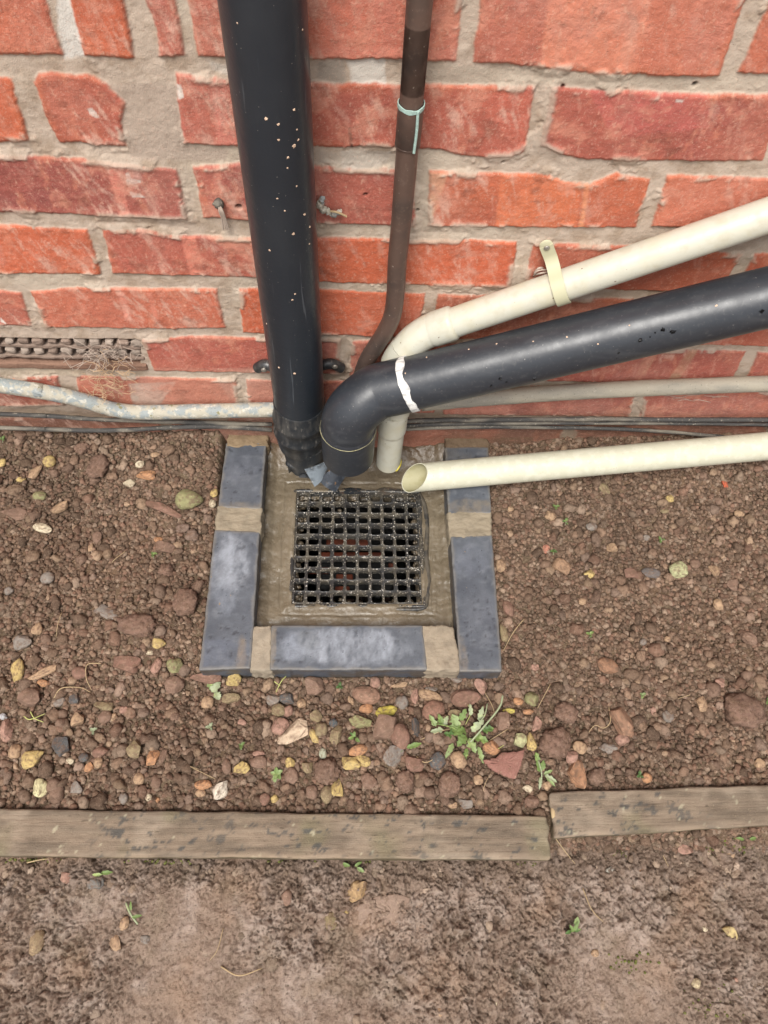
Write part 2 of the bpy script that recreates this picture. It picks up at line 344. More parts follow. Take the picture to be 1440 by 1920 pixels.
for k, (P, c) in enumerate(polys):
    s = sub(P, .012); d = sdf(P, QX[s], QZ[s]); h = H[s]; m = d > h; h[m] = d[m]
    cc = A(*[.87*q+.13*w_ for q, w_ in zip((c[0]-2, c[1]+13, c[2]+12), (192, 150, 128))], .82)*rng.uniform(.94, 1.06); x, z = WX[s]+k*.37, WZ[s]
    cb = np.zeros(x.shape+(3,))+cc
    cb = mixc(cb, .75*ss(-.1, .6, fbm(x, z, 16, k % 7, 4)), cc*np.array([.80, .80, .92]))
    cb = mixc(cb, .6*ss(.0, .55, fbm(x, z, 11, 3+k % 5, 3)), cc*.72+A(228, 170, 150)*.22)
    cb = mixc(cb, .5*ss(.15, .55, fbm(x*1.6, z*.7, 55, 2+k % 5, 4, .65)), A(215, 140, 112))
    edge = ss(.010, .0, d+.004*fbm(x, z, 60, 4, 3)); cb = mixc(cb, .45*edge*ss(-.2, .4, fbm(x, z, 20, 9, 3)), A(206, 116, 80, .75))
    CB[s][m] = cb[m]
brick = ss(-.0012, .0012, H)
mort = np.zeros(WX.shape+(3,))+MORT
mort = mixc(mort, ss(-.3, .5, fbm(WX, WZ, 70, 6, 4, .6)), A(174, 154, 134))
mort = mixc(mort, .7*ss(0, .6, fbm(WX, WZ, 9, 7, 3)), A(204, 190, 170))
def patch(pts, soft=.003, wob=.003):
    P = np.array([[ony(u, v)[0], ony(u, v)[2]] for u, v in pts]); o = np.zeros(WX.shape); s = sub(P, .02)
    o[s] = ss(-soft, soft, sdf(P, WX[s]+wob*n1[s], WZ[s]+wob*n2[s])); return o
for pts, c, am in [
    ([(90,-80),(140,-80),(158,106),(118,112)], A(220,214,204), .9), ([(652,118),(720,112),(722,178),(690,176),(655,160)], A(216,208,196), .9),
    ([(640,283),(735,286),(722,312),(645,318)], A(205,194,180), .8), ([(195,160),(335,160),(345,275),(430,285),(420,305),(250,300),(225,230)], A(184,166,150), .8),
    ([(390,118),(450,120),(440,150),(395,135)], A(205,196,184), .6), ([(780,115),(900,125),(1300,150),(1290,170),(1040,160),(790,160)], A(182,168,150), .75),
    ([(600,285),(740,285),(740,315),(600,310)], A(178,166,152), .6), ([(0,690),(260,700),(330,706),(0,706)], A(170,155,132), .5),
    ([(595,118),(645,118),(645,160),(590,150)], A(150,140,128), .7)]:
    mort = mixc(mort, am*patch(pts, .002, .004), c)
# marks on the faces of the bricks: kiss marks, bloom, old paint
for pts, c, am in [
    ([(1030,-60),(1235,-60),(1190,138),(1015,130)], A(218,140,112), .6), ([(600,-60),(760,-60),(750,110),(600,110)], A(206,120,98), .5),
    ([(583,88),(860,92),(860,116),(583,112)], A(208,130,110), .5),
    ([(938,326),(1050,330),(1090,345),(1080,428),(930,428)], A(214,122,84), .55), ([(1095,345),(1105,346),(1095,428),(1085,428)], A(220,150,110), .6),
    ([(198,300),(222,302),(243,405),(225,405)], A(214,132,114), .65), ([(338,445),(366,445),(384,518),(358,518)], A(216,134,112), .65),
    ([(378,440),(520,446),(520,500),(470,490),(420,465)], A(208,140,118), .6), ([(398,308),(412,308),(420,410),(405,410)], A(204,130,112), .5),
    ([(395,145),(425,150),(445,275),(410,275)], A(210,132,116), .55), ([(218,548),(232,548),(248,600),(236,600)], A(222,150,130), .6), ([(275,548),(284,548),(300,605),(290,605)], A(218,140,118), .5),
    ([(805,325),(840,325),(825,380),(806,415)], A(206,160,130), .6), ([(880,172),(1003,170),(990,285),(975,285)], A(200,110,90), .35),
    ([(243,310),(262,318),(268,345),(250,348),(240,325)], A(212,180,165), .35),
    ([(240,720),(330,716),(300,760),(250,762)], A(196,176,160), .75), ([(400,700),(500,690),(520,745),(430,750)], A(176,130,112), .5),
    ([(1100,165),(1330,172),(1330,240),(1150,260)], A(186,96,90), .45), ([(1215,650),(1240,650),(1210,705),(1192,705)], A(190,140,112), .6), ([(1290,655),(1310,655),(1275,710),(1255,710)], A(176,140,112), .6),
    ([(860,745),(960,745),(955,780),(850,780)], A(196,140,124), .5), ([(700,795),(900,800),(1060,860),(700,860)], A(140,98,80), .7),
    ([(260,690),(520,690),(520,840),(260,800)], A(190,150,132), .3), ([(540,820),(1000,820),(1000,880),(540,880)], A(112,92,72), .75)]:
    pm = patch(pts, .002, .0015)*np.clip(.85+.6*n1, 0, 1)
    CB = mixc(CB, min(.95, am*1.35)*pm, np.minimum(c*1.12, .9))
for pts in [([(329,157),(338,155),(347,184),(336,186),(330,172)]), ([(165,205),(174,203),(188,218),(182,221),(170,214)]), ([(233,325),(240,322),(250,345),(238,345)]), ([(236,330),(262,338),(262,342),(238,344)]), ([(242,357),(262,362),(272,370),(250,368)]),
            ([(1268,186),(1282,188),(1280,192),(1268,191)]), ([(0,594),(12,606),(0,603)])]:
    CB = mixc(CB, .9*patch(pts, .0006, .002), A(226, 218, 206))
for pts in [([(653,241),(658,238),(664,278),(658,282)]), ([(418,362),(435,358),(434,366),(420,368)])]:
    CB = mixc(CB, .95*patch(pts, .0005, .001), A(38, 34, 34))
CB = mixc(CB, .6*ss(.15, .45, fbm(WX, WZ*1.3, 22, 12, 5, .7)), A(214, 146, 122)); CB = mixc(CB, .4*ss(.1, .5, fbm(WX*1.3, WZ*.6, 14, 4, 5, .7)), A(196, 132, 116))
speck = ss(.42, .62, fbm(WX*1.2, WZ*.6, 260, 3, 3, .7)); CB = mixc(CB, .45*speck, A(224, 176, 150)); CB *= (1+.16*fbm(WX, WZ*.8, 130, 7, 4, .75))[..., None]
scu = ss(.25, .5, fbm(WX*1.5+WZ*.4, WZ*.35, 110, 6, 4, .65)); CB = mixc(CB, .35*scu, A(216, 158, 136))
dirt = ss(.15, .05, WZ+.02*n1); CB = mixc(CB, .6*dirt, A(120, 92, 74)); mort = mixc(mort, .6*dirt, A(120, 100, 80))
film = ss(.0, .55, fbm(WX*1.4+WZ*.5, WZ*.5, 60, 11, 5, .72))*ss(-.2, .4, fbm(WX, WZ, 7, 13, 3)); CB = mixc(CB, .72*film, A(222, 182, 162)); CB = mixc(CB, .5*ss(.1, .5, fbm(WX, WZ, 5, 3, 3)+.2*n1), A(196, 122, 100)); soot = ss(.25, .6, fbm(WX*.8, WZ, 34, 15, 5, .7)); CB = mixc(CB, .45*soot, A(120, 72, 58))
hi = ss(-.0015, .0028, H)
HT = hi*(.0011*fbm(WX, WZ, 22, 4, 4)+.0006*fbm(WX, WZ, 150, 8, 3, .7))+(1-hi)*(-.0026+.0016*fbm(WX, WZ, 25, 5, 4, .5)+.0006*fbm(WX, WZ, 170, 2, 4, .65))
# smeared mortar stands a little proud in places and runs over the bricks
sm = ss(.08, .26, fbm(WX, WZ, 24, 14, 5, .6))*ss(.0095, .003, H)*ss(-.012, 0, H); HT += .0022*sm*(1-hi*.3); brick = brick*(1-.8*sm*ss(.0095, .003, H))
CW = CB*brick[..., None]+mort*(1-brick[..., None])
ab = patch([(-60,636),(262,640),(262,695),(-60,690)], .0008, .001); HT -= .013*ab; CW = mixc(CW, ab, A(138, 120, 106))
# chipped holes
for (u, v, r) in [(1304,162,.003),(944,306,.002),(1056,165,.002),(904,808,.003),(685,366,.0025),(448,388,.004),(783,397,.002)]:
    q = ony(u, v); d = np.hypot(WX-q[0], WZ-q[2]); m = ss(r, r*.5, d); HT -= .005*m; CW = mixc(CW, .8*m, A(60, 40, 34))
me = npmesh('brick_wall', np.stack([WX, -HT, WZ], -1).reshape(-1, 3), grid_faces(len(wx_), len(wz_)), CW.reshape(-1, 3))
wall = tag(link('brick_wall', me, M_wall), 'old red brick wall with beige mortar joints behind the pipes', 'wall')
del WX, WZ, QX, QZ, H, CB, CW, mort, brick, HT, sm, ab, hi, n1, n2, dirt, speck

# ------------------------------------------------------------------ generic shapes
def rbox(cx, cy, cz, sx, sy, sz, r=.003, res=.003, ends=1.0):
    """rounded box with fine faces; returns V, F"""
    bm = bmesh.new(); h = np.array([sx, sy, sz])/2
    for ax in range(3):
        u_, v_ = [(1, 2), (2, 0), (0, 1)][ax]
        nu = max(3, int(2*h[u_]/res)); nv = max(3, int(2*h[v_]/res))
        def ln(n, hh):
            t = np.linspace(-hh, hh, n+1); return np.concatenate([[t[0]], [-hh+r*.35, -hh+r*.8], t[1:-1], [hh-r*.8, hh-r*.35], [t[-1]]])
        lu, lv = ln(nu, h[u_]), ln(nv, h[v_])
        lu.sort(); lv.sort()
        for s in (-1, 1):
            vs = []
            for p in lu:
                rw = []
                for q in lv:
                    co_ = [0, 0, 0]; co_[ax] = s*h[ax]; co_[u_] = p; co_[v_] = q; rw.append(bm.verts.new(co_))
                vs.append(rw)
            for i in range(len(lu)-1):
                for j in range(len(lv)-1):
                    f = [vs[i][j], vs[i+1][j], vs[i+1][j+1], vs[i][j+1]]; bm.faces.new(f if s > 0 else f[::-1])
    bmesh.ops.remove_doubles(bm, verts=bm.verts, dist=1e-6)
    bm.verts.index_update()
    V = np.array([v.co[:] for v in bm.verts]); F = np.array([[v.index for v in f.verts] for f in bm.faces if len(f.verts) == 4]); bm.free()
    inner = np.clip(V, -(h-r), h-r); d = V-inner; n = np.linalg.norm(d, axis=1, keepdims=True); n[n == 0] = 1
    V = inner+d/n*r*(np.linalg.norm(d, axis=1, keepdims=True) > 0)
    return V+np.array([cx, cy, cz]), F

def frames(P):
    P = np.asarray(P, float); T = np.gradient(P, axis=0); T /= np.linalg.norm(T, axis=1, keepdims=True)
    n = np.cross(T[0], [0, 0, 1.0]);
    if np.linalg.norm(n) < .2: n = np.cross(T[0], [0, 1.0, 0])
    n /= np.linalg.norm(n); Ns = []
    for t in T:
        n = n-t*(n@t); n /= np.linalg.norm(n); Ns.append(n.copy())
    Ns = np.array(Ns); return T, Ns, np.cross(T, Ns)
def tube(P, rad, seg=40, caps=True, off=None):
    P = np.asarray(P, float); rad = np.broadcast_to(rad, len(P)); T, Nn, B = frames(P)
    th = np.linspace(0, 2*math.pi, seg, endpoint=False); c, s = np.cos(th), np.sin(th)
    V = P[:, None]+rad[:, None, None]*(Nn[:, None]*c[None, :, None]+B[:, None]*s[None, :, None])
    if off is not None: V = V+off(V, P, T)
    n = len(P); i = np.arange(n-1)[:, None]*seg; j = np.arange(seg)[None]; j2 = (j+1) % seg
    F = np.stack([i+j, i+j2, i+seg+j2, i+seg+j], -1).reshape(-1, 4)
    V = V.reshape(-1, 3)
    if caps:
        k = len(V); V = np.vstack([V, P[0], P[-1]])
        F = np.vstack([F, [[k, (q+1) % seg, q, q] for q in range(seg)], [[k+1, (n-1)*seg+q, (n-1)*seg+(q+1) % seg, (n-1)*seg+(q+1) % seg] for q in range(seg)]])
    return V, F
def polymesh(name, VF):
    """join (V,F) lists; degenerate quads become triangles"""
    verts = []; faces = []; k = 0
    for V, F in VF:
        verts += [tuple(p) for p in V]
        for f in np.asarray(F):
            g = []
            for q in f:
                if q+k not in g: g.append(int(q)+k)
            if len(g) > 2: faces.append(g)
        k += len(V)
    me = bpy.data.meshes.new(name); me.from_pydata(verts, [], faces); me.update()
    for p in me.polygons: p.use_smooth = True
    return me
def smoothpath(P, n=8):
    """Catmull-Rom"""
    P = [np.array(p, float) for p in P]; P = [2*P[0]-P[1]]+P+[2*P[-1]-P[-2]]; o = []
    for i in range(1, len(P)-2):
        for t in np.linspace(0, 1, n, endpoint=False):
            a_, b_, c_, d_ = P[i-1:i+3]
            o.append(.5*((2*b_)+(-a_+c_)*t+(2*a_-5*b_+4*c_-d_)*t*t+(-a_+3*b_-3*c_+d_)*t**3))
    o.append(P[-2]); return np.array(o)
def line(p, q, n=12): return np.linspace(p, q, n)
def empty(name, loc, label, cat, group=None):
    o = bpy.data.objects.new(name, None); COL.objects.link(o); o.location = loc; o.empty_display_size = .02
    return tag(o, label, cat, group)
def part(name, VF, mat, parent, label=None):
    me = polymesh(name, VF if isinstance(VF, list) else [VF])
    if parent is not None:
        me.transform(Matrix.Translation(-Vector(parent.location)))
    o = link(name, me, mat, parent)
    bevel_auto(me)
    if label: o['label'] = label
    return o
def bevel_auto(me, ang=50):
    # sharp edges where faces meet steeply
    bm = bmesh.new(); bm.from_mesh(me)
    for e in bm.edges:
        if len(e.link_faces) == 2 and e.calc_face_angle(0) > R_(ang): e.smooth = False
    bm.to_mesh(me); bm.free()
def profile_tube(P, prof, seg=44, **k):
    """straight tube from P[0] to P[1]; prof = [(t along 0..1, radius)]"""
    a_, b_ = np.array(P[0], float), np.array(P[1], float); L = b_-a_
    pts = np.array([a_+L*t for t, _ in prof]); V, F = tube(pts, [r for _, r in prof], seg, **k); return V, F

# air brick: louvred terracotta, a part of the wall
def airbrick():
    VF = []; cols = []
    def add(V, F, c): VF.append((V, F)); cols.append(np.tile(c, (len(V), 1)))
    q0, q1 = ony(-60, 640, .0), ony(258, 640, .0); zt = ony(120, 640)[2]; zb = ony(120, 692)[2]; x0, x1 = q0[0], q1[0]
    g = A(152, 132, 118); d = A(112, 88, 76)
    for (za, zc, y) in [(zb, zb+.012, -.001), (zb+.020, zb+.026, .001), (zb+.040, zb+.047, .002)]:
        V, F = rbox((x0+x1)/2, y+.008, (za+zc)/2, x1-x0, .016, zc-za, .002, .004)
        V = V+np.stack([0*V[:, 0], .002*fbm(V[:, 0], V[:, 2], 90, 2, 3), .0018*fbm(V[:, 0], V[:, 1]*2, 60, 3, 3)], -1); add(V, F, g if za != zb else A(150, 118, 100))
    for row, zz in ((0, zb+.0345), (1, zb+.0535)):
        for k in range(12):
            x = x0+.010+(k+.3*row)*(x1-x0)/12
            V, F = rbox(0, 0, 0, .0135*rng.uniform(.8, 1.1), .014, .0095*rng.uniform(.75, 1.1), .003, .0025)
            V = V*(1+.35*fbm(V[:, 0]*1+k, V[:, 2]+row+V[:, 1], 90, 1, 4, .65))[:, None]+np.array([x, .007, zz]); add(V, F, (g if rng.random() < .6 else A(172, 156, 142))*rng.uniform(.75, 1.1))
    me = polymesh('air_brick', VF); setcol(me, np.vstack(cols)); o = link('air_brick', me, M_airb, wall); o['label'] = 'grimy louvred air brick with dusty slots'
_ico = {}
def ico(n):
    if n not in _ico:
        bm = bmesh.new(); bmesh.ops.create_icosphere(bm, subdivisions=n, radius=1)
        _ico[n] = (np.array([v.co[:] for v in bm.verts]), np.array([[v.index for v in f.verts] for f in bm.faces])); bm.free()
    return _ico[n][0].copy(), _ico[n][1].copy()
airbrick()

# ------------------------------------------------------------------ crumbs of soil, far too many to count
def crumbs(name, n, lo, hi, power, sub_, region, embed=.35, dens=None, palette=pal, squash=(.55, 1.0)):
    V0, F0 = ico(sub_); K = len(V0)
    x = rng.uniform(region[0], region[1], n); y = rng.uniform(region[2], region[3], n)
    ok = ~((x > EX0-.002) & (x < EX1+.002) & (y > EY0-.002)) & ~((y < board_back(x)+.002) & (y > board_front(x)-.002))
    if dens is not None: ok &= rng.random(n) < dens(x, y)
    x, y = x[ok], y[ok]; r = lo+(hi-lo)*rng.random(len(x))**power
    if hi > .005: k_ = clear_of_stones(x, y, r); x, y, r = x[k_], y[k_], r[k_]
    n = len(x)
    d = V0[None]*np.ones((n, 1, 1))
    k1 = rng.normal(size=(n, 1, 3))*2.2; k2 = rng.normal(size=(n, 1, 3))*4; ph = rng.random((n, 1))*6
    f = 1+.22*np.sin((d*k1).sum(-1)+ph)+.15*np.sin((d*k2).sum(-1)+ph*2)+rng.normal(size=(n, K))*.10
    sc = np.stack([rng.uniform(.75, 1.3, n), rng.uniform(.75, 1.2, n), rng.uniform(squash[0], squash[1], n)], -1)
    d = d*f[..., None]*sc[:, None]*r[:, None, None]
    an = rng.random(n)*6.28; ca, sa = np.cos(an)[:, None], np.sin(an)[:, None]
    dx = d[..., 0]*ca-d[..., 1]*sa; dy = d[..., 0]*sa+d[..., 1]*ca
    z = base_z(x, y)+r*embed
    V = np.stack([dx+x[:, None], dy+y[:, None], d[..., 2]+z[:, None]], -1)
    c = np.array(palette)[rng.integers(len(palette), size=n)]*(.68+.5*rng.random((n, 1))**1.5)*(.86+.22*ss(-.4, .4, fbm(x, y, 9, 4, 3)))[:, None]; c = np.repeat(c[:, None], K, 1)*(1+rng.normal(size=(n, K, 1))*.05)
    F = (F0[None]+(np.arange(n)*K)[:, None, None]).reshape(-1, 3)
    me = npmesh(name, V.reshape(-1, 3), F, c.reshape(-1, 3), smooth=False); o = link(name, me, M_crumb)
    return tag(o, kind='stuff')
PALC = pal+[A(162, 136, 112), A(146, 123, 107), A(132, 107, 91), A(150, 125, 107), A(118, 97, 81)]
# ------------------------------------------------------------------ brick edging
def face_noise_brick(name, corners, label, zt=.020, ht=.075, patches=(), base=(88, 92, 99), mort_ends=()):
    """corners: back-left, back-right, front-right, front-left in world xy"""
    cs = np.array(corners); c = cs.mean(0)
    V, F = rbox(0, 0, zt-ht/2, 2, 2, ht, .0025, .003)
    # rbox of 2x2 would be too coarse, so build in real size and shear to the four corners
    sx = (np.linalg.norm(cs[1]-cs[0])+np.linalg.norm(cs[2]-cs[3]))/2; sy = (np.linalg.norm(cs[3]-cs[0])+np.linalg.norm(cs[2]-cs[1]))/2
    V, F = rbox(0, 0, zt-ht/2, sx, sy, ht, .0022, .0022)
    u = V[:, 0]/sx+.5; t = V[:, 1]/sy+.5
    bl, br, fr, fl = cs
    xy = (fl[None]*((1-u)*(1-t))[:, None]+fr[None]*(u*(1-t))[:, None]+br[None]*(u*t)[:, None]+bl[None]*((1-u)*t)[:, None])
    W = np.c_[xy, V[:, 2]]
    W += .0010*np.stack([fbm(W[:, 1], W[:, 2], 90, 1, 4, .65), fbm(W[:, 0], W[:, 2], 90, 2, 4, .65), fbm(W[:, 0], W[:, 1], 40, 3, 3)], -1)
    col = np.zeros((len(W), 3))+A(*base)
    x, y = W[:, 0], W[:, 1]
    col = mixc(col, .7*ss(-.2, .5, fbm(x, y, 30, 5, 4)), A(70, 74, 82)); col = mixc(col, .5*ss(.1, .6, fbm(x*.8, y, 120, 7, 3)), A(112, 115, 120)); col *= (1+.18*fbm(x, y, 170, 2, 4, .7))[:, None]
    topm = ss(zt-.004, zt-.001, W[:, 2])
    pit = ss(.5, .62, fbm(x, y, 150, 12, 2)); col = mixc(col, .7*pit, A(52, 54, 60)); W[:, 2] -= .0006*pit*topm
    for (u0, v0, ru, rv, am, cc) in patches:
        q = onz(u0, v0, zt); q2 = onz(u0+ru, v0, zt); q3 = onz(u0, v0+rv, zt); rx = abs(q2[0]-q[0]); ry = abs(q3[1]-q[1])
        d = np.sqrt(((x-q[0])/rx)**2+((y-q[1])/ry)**2)+.45*fbm(x, y, 45, 6, 5, .7)
        col = mixc(col, am*ss(1.2, .72, d)*topm*np.clip(.55+.9*fbm(x, y*.5, 110, 4, 5, .72), 0, 1), A(*cc))
    col = mixc(col, .75*(1-topm)*ss(-.4, .3, fbm(x+y, W[:, 2], 60, 8, 3)), A(86, 76, 64))
    edge = np.minimum(np.minimum(u, 1-u)*sx, np.minimum(t, 1-t)*sy); col = mixc(col, .5*ss(.005, .001, edge+.003*fbm(x, y, 80, 9, 3))*topm, A(128, 122, 112))
    me = npmesh(name, W-np.array([c[0], c[1], 0]), F, col); bevel_auto(me, 75)
    o = link(name, me, M_blue); o.location = (c[0], c[1], 0)
    return tag(o, label, 'brick', 'blue bricks edging the drain')
def Q(*uv): return [onz(u, v, .020)[:2] for u, v in uv]
WB = (158, 163, 171); LB = (134, 140, 150)
face_noise_brick('edging_brick', Q((424,830),(500,830),(490,955),(408,951)), 'short blue-grey cut edging brick at the wall end of the left row',
    patches=[(452,880,30,30,.3,(124,126,136)), (440,950,60,10,.6,(128,116,98))])
face_noise_brick('edging_brick', Q((402,993),(487,997),(470,1253),(373,1257)), 'blue edging brick with pale bloom in the left row beside the wet mortar',
    patches=[(432,1060,34,62,.85,WB), (420,1120,22,30,.6,LB), (410,1225,60,30,.35,(112,118,134)), (452,1230,10,40,.5,(150,128,98))])
face_noise_brick('edging_brick', Q((508,1172),(792,1172),(802,1256),(506,1256)), 'blue edging brick with a large whitish bloom at the front of the drain',
    patches=[(655,1212,118,36,.85,WB), (552,1212,26,30,.8,LB), (575,1200,20,18,.4,(110,112,108)), (768,1205,22,30,.6,(88,92,98)), (512,1212,6,40,.6,(150,132,104))])
face_noise_brick('edging_brick', Q((845,1005),(923,1003),(942,1259),(862,1259)), 'blue edging brick in the right row, dark with faint scuffs',
    patches=[(880,1050,34,30,.4,(128,132,142)), (865,1235,12,40,.6,(150,132,108)), (900,1150,30,60,.3,(112,114,122))])
face_noise_brick('edging_brick', Q((834,838),(916,838),(921,962),(840,964)), 'short blue-grey edging brick under the open pipe end in the right row',
    patches=[(880,950,45,14,.7,(134,120,100)), (850,860,40,20,.4,(110,104,92))])

# ------------------------------------------------------------------ mortar bed with the joints between the edging bricks
GX0, GX1, GY0, GY1, GZ = -.0765, .1135, -.2655, -.0790, -.020       # the grate
mx = np.arange(-.130, .1585, .0012); my = np.arange(-.3135, .006, .0012)
MX, MY = np.meshgrid(mx, my, indexing='ij')
b1, b2 = fbm(MX, MY, 22, 2, 4), fbm(MX, MY, 60, 6, 3)
MZ = -.019+.0028*b1+.0006*b2
ed = np.minimum(np.minimum(MX+.120, .152-MX), MY+.311)
MZ += .010*ss(.012, 0, ed)*(.6+.5*b1)
MZ += .022*ss(-.045, .0, MY)*(.7+.6*fbm(MX, MY, 30, 9, 4))
w1 = .0035*fbm(MX, MY, 14, 8, 4, .6)
gd = np.minimum(np.minimum(MX-GX0, GX1-MX), np.minimum(MY-GY0, GY1-MY)); out = -(gd+w1)      # >0 inside the grate
# trowelled ridge round the frame with a pressed line beside it
MZ += (.0016*np.exp(-((out-.004)/.0035)**2)*(.7+.9*b1)-.0010*np.exp(-((out-.017+.003*b1)/.0018)**2)*(b2 > -.35)+.0005*np.exp(-((out-.021)/.002)**2))
sw = fbm(MX*.35+MY*.1, MY+.02*b1, 110, 3, 3); MZ += .0010*sw+.0016*fbm(MX*1.2, MY*.7, 45, 10, 4, .6)
MZ += .0028*np.exp(-((MX+.084)**2+(MY+.275)**2)/.00004)-.0022*np.exp(-((MX+.082)**2+(MY+.277)**2)/.00001)
MZ = np.where(gd > 0, GZ-.009-gd*1.1+.004*fbm(MX, MY, 120, 3, 3), MZ)
tl = np.exp(-((MX-GX0-.02)**2/.0011+(MY-GY1)**2/.00022)); MZ = np.where(gd > 0, np.maximum(MZ, GZ-.011-.006*(1-tl)*1.0+.004*b2-(1-np.minimum(tl*2.5, 1))*.03), MZ)
mcol = np.zeros(MX.shape+(3,))+A(112, 101, 83); mcol = mixc(mcol, ss(-.3, .5, b1), A(126, 114, 95)); mcol = mixc(mcol, .7*ss(.1, .5, fbm(MX, MY, 14, 5, 3)), A(102, 91, 74))
mcol = mixc(mcol, .5*ss(.35, .55, sw)*(gd < 0), A(134, 122, 102)); mcol = mixc(mcol, .7*ss(-.05, .0, MY), A(98, 80, 62)); mcol = mixc(mcol, .8*ss(.0, .004, gd)*(1-tl), A(34, 30, 26))  # mortar under the grate goes near black: shade of the holes painted in
hole = (gd > .006)
keep = ~(hole[:-1, :-1] & hole[1:, 1:])
V, F, c_ = compact(np.stack([MX, MY, MZ], -1).reshape(-1, 3), grid_faces(len(mx), len(my), keep), mcol.reshape(-1, 3))
bed = tag(link('mortar_bed', npmesh('mortar_bed', V, F, c_), M_mortar), 'wet brown mortar bed with trowel marks around the drain grate', 'mortar')
def joint(uvs, zt, seed, c=(140, 124, 102), lay=0):
    P = np.array([onz(u, v, zt)[:2] for u, v in uvs]); bl, br, fr, fl = P
    sx = np.linalg.norm(br-bl); sy = np.linalg.norm(bl-fl); V, F = rbox(0, 0, zt-.03, sx, sy, .06, .003, .0018)
    u = V[:, 0]/sx+.5; t = V[:, 1]/sy+.5
    xy = fl*((1-u)*(1-t))[:, None]+fr*(u*(1-t))[:, None]+br*(u*t)[:, None]+bl*((1-u)*t)[:, None]; W = np.c_[xy, V[:, 2]]
    W[:, 2] += .0016*fbm(W[:, 0]*(.3 if lay else 1), W[:, 1]*(1 if lay else .6), 150, seed, 4, .6)*ss(zt-.01, zt, W[:, 2])
    W[:, 2] -= .0010+.0012*fbm(W[:, 0], W[:, 1], 40, seed+2, 3)
    W[:, :2] += .0042*np.stack([fbm(W[:, 1], W[:, 2], 70, seed, 4, .6), fbm(W[:, 0], W[:, 2], 70, seed+1, 4, .6)], -1)
    col = np.zeros((len(W), 3))+A(*c); col = mixc(col, ss(-.2, .5, fbm(W[:, 0], W[:, 1], 90, seed, 4)), A(*c)*.8)
    me = npmesh('mortar_joint', W, F, col); return link('mortar_joint', me, M_mortar_dry, bed)
joint([(408,946),(492,950),(488,1002),(400,998)], .0205, 1, (150, 137, 116), 1)
joint([(838,957),(922,957),(924,1010),(844,1010)], .0205, 2, (150, 137, 116), 1)
joint([(474,1174),(510,1172),(510,1257),(466,1257)], .0195, 3, (158, 145, 126))
joint([(788,1172),(850,1172),(866,1258),(796,1257)], .0198, 4, (156, 142, 122))
joint([(428,806),(502,808),(502,836),(424,836)], .0225, 5, (138, 118, 92))
joint([(832,804),(914,806),(917,846),(834,846)], .019, 6, (116, 98, 78))

# ------------------------------------------------------------------ gully and grate
gully = empty('gully_trap', (.018, -.17, -.2), 'dark clay drain pot with terracotta pieces seen through the grate', 'drain')
def box(x0, x1, y0, y1, z0, z1, r=.002, res=.02): return rbox((x0+x1)/2, (y0+y1)/2, (z0+z1)/2, x1-x0, y1-y0, z1-z0, r, res)
part('pot_wall', [box(GX0-.012, GX0+.004, GY0-.01, GY1+.01, -.30, -.045), box(GX1-.004, GX1+.012, GY0-.01, GY1+.01, -.30, -.045),
                  box(GX0+.0045, GX1-.0045, GY0-.012, GY0+.004, -.30, -.046), box(GX0+.0045, GX1-.0045, GY1-.004, GY1+.012, -.30, -.046)], M_pot, gully)
part('water', box(GX0+.0045, GX1-.0045, GY0+.0045, GY1-.0045, -.25, -.24), M_water, gully)
def ledge(u0, u1, v0, v1, z, t=.012):
    p, q = onz(u0, v0, z), onz(u1, v1, z); part('terracotta_ledge', box(p[0], q[0], q[1], p[1], z-t, z, .003, .004), M_terra, gully)
ledge(612, 692, 1006, 1024, -.085); ledge(598, 722, 1034, 1048, -.075); ledge(574, 618, 1062, 1072, -.07); ledge(630, 662, 1075, 1088, -.06); ledge(628, 656, 1098, 1110, -.058); ledge(728, 742, 1054, 1068, -.06)
grate = empty('drain_grate', ((GX0+GX1)/2, (GY0+GY1)/2, GZ), 'square black plastic drain grate with a hundred holes set in wet mortar', 'drain grate')
def grid():
    VF = []; n = 10; px = (GX1-GX0)/n; py = (GY1-GY0)/n; bw = .0023
    th = np.linspace(0, 2*math.pi, 17)[:-1]
    def sqpt(a_, hx, hy, p=6):
        c, s = math.cos(a_), math.sin(a_); k = (abs(c)**p+abs(s)**p)**(-1/p); return c*k*hx, s*k*hy
    for i in range(n):
        for j in range(n):
            cx, cy = GX0+(i+.5)*px, GY0+(j+.5)*py; hx, hy = px/2-bw*rng.uniform(.85, 1.25), py/2-bw*rng.uniform(.85, 1.25)
            jx, jy = rng.normal()*.0003, rng.normal()*.0003
            outer = []; inn = []; 
            for a_ in th:
                c, s = math.cos(a_), math.sin(a_); k = 1/max(abs(c), abs(s)); outer.append((cx+c*k*px/2, cy+s*k*py/2)); x, y = sqpt(a_, hx, hy); inn.append((cx+x+jx, cy+y+jy))
            m = 16; z = GZ
            V = [(x, y, z) for x, y in outer]+[(x, y, z+.0004) for x, y in [(cx+(p[0]-cx)*1.06, cy+(p[1]-cy)*1.06) for p in inn]]+[(x, y, z-.0008) for x, y in inn]+[(cx+(x-cx)*1.03, cy+(y-cy)*1.03, z-.010) for x, y in inn]
            F = []
            for r in range(3):
                for q in range(m): F.append((r*m+q, r*m+(q+1) % m, (r+1)*m+(q+1) % m, (r+1)*m+q))
            VF.append((np.array(V), np.array(F)))
    V_all = []
    for V, F in VF:
        V[:, 2] += .0012*fbm(V[:, 0], V[:, 1], 35, 2, 3); V[:, :2] += .0006*np.stack([fbm(V[:, 0], V[:, 1], 50, 4, 2), fbm(V[:, 0], V[:, 1], 50, 5, 2)], -1)
    return VF
part('grid', grid(), M_grate, grate)
z = GZ-.001
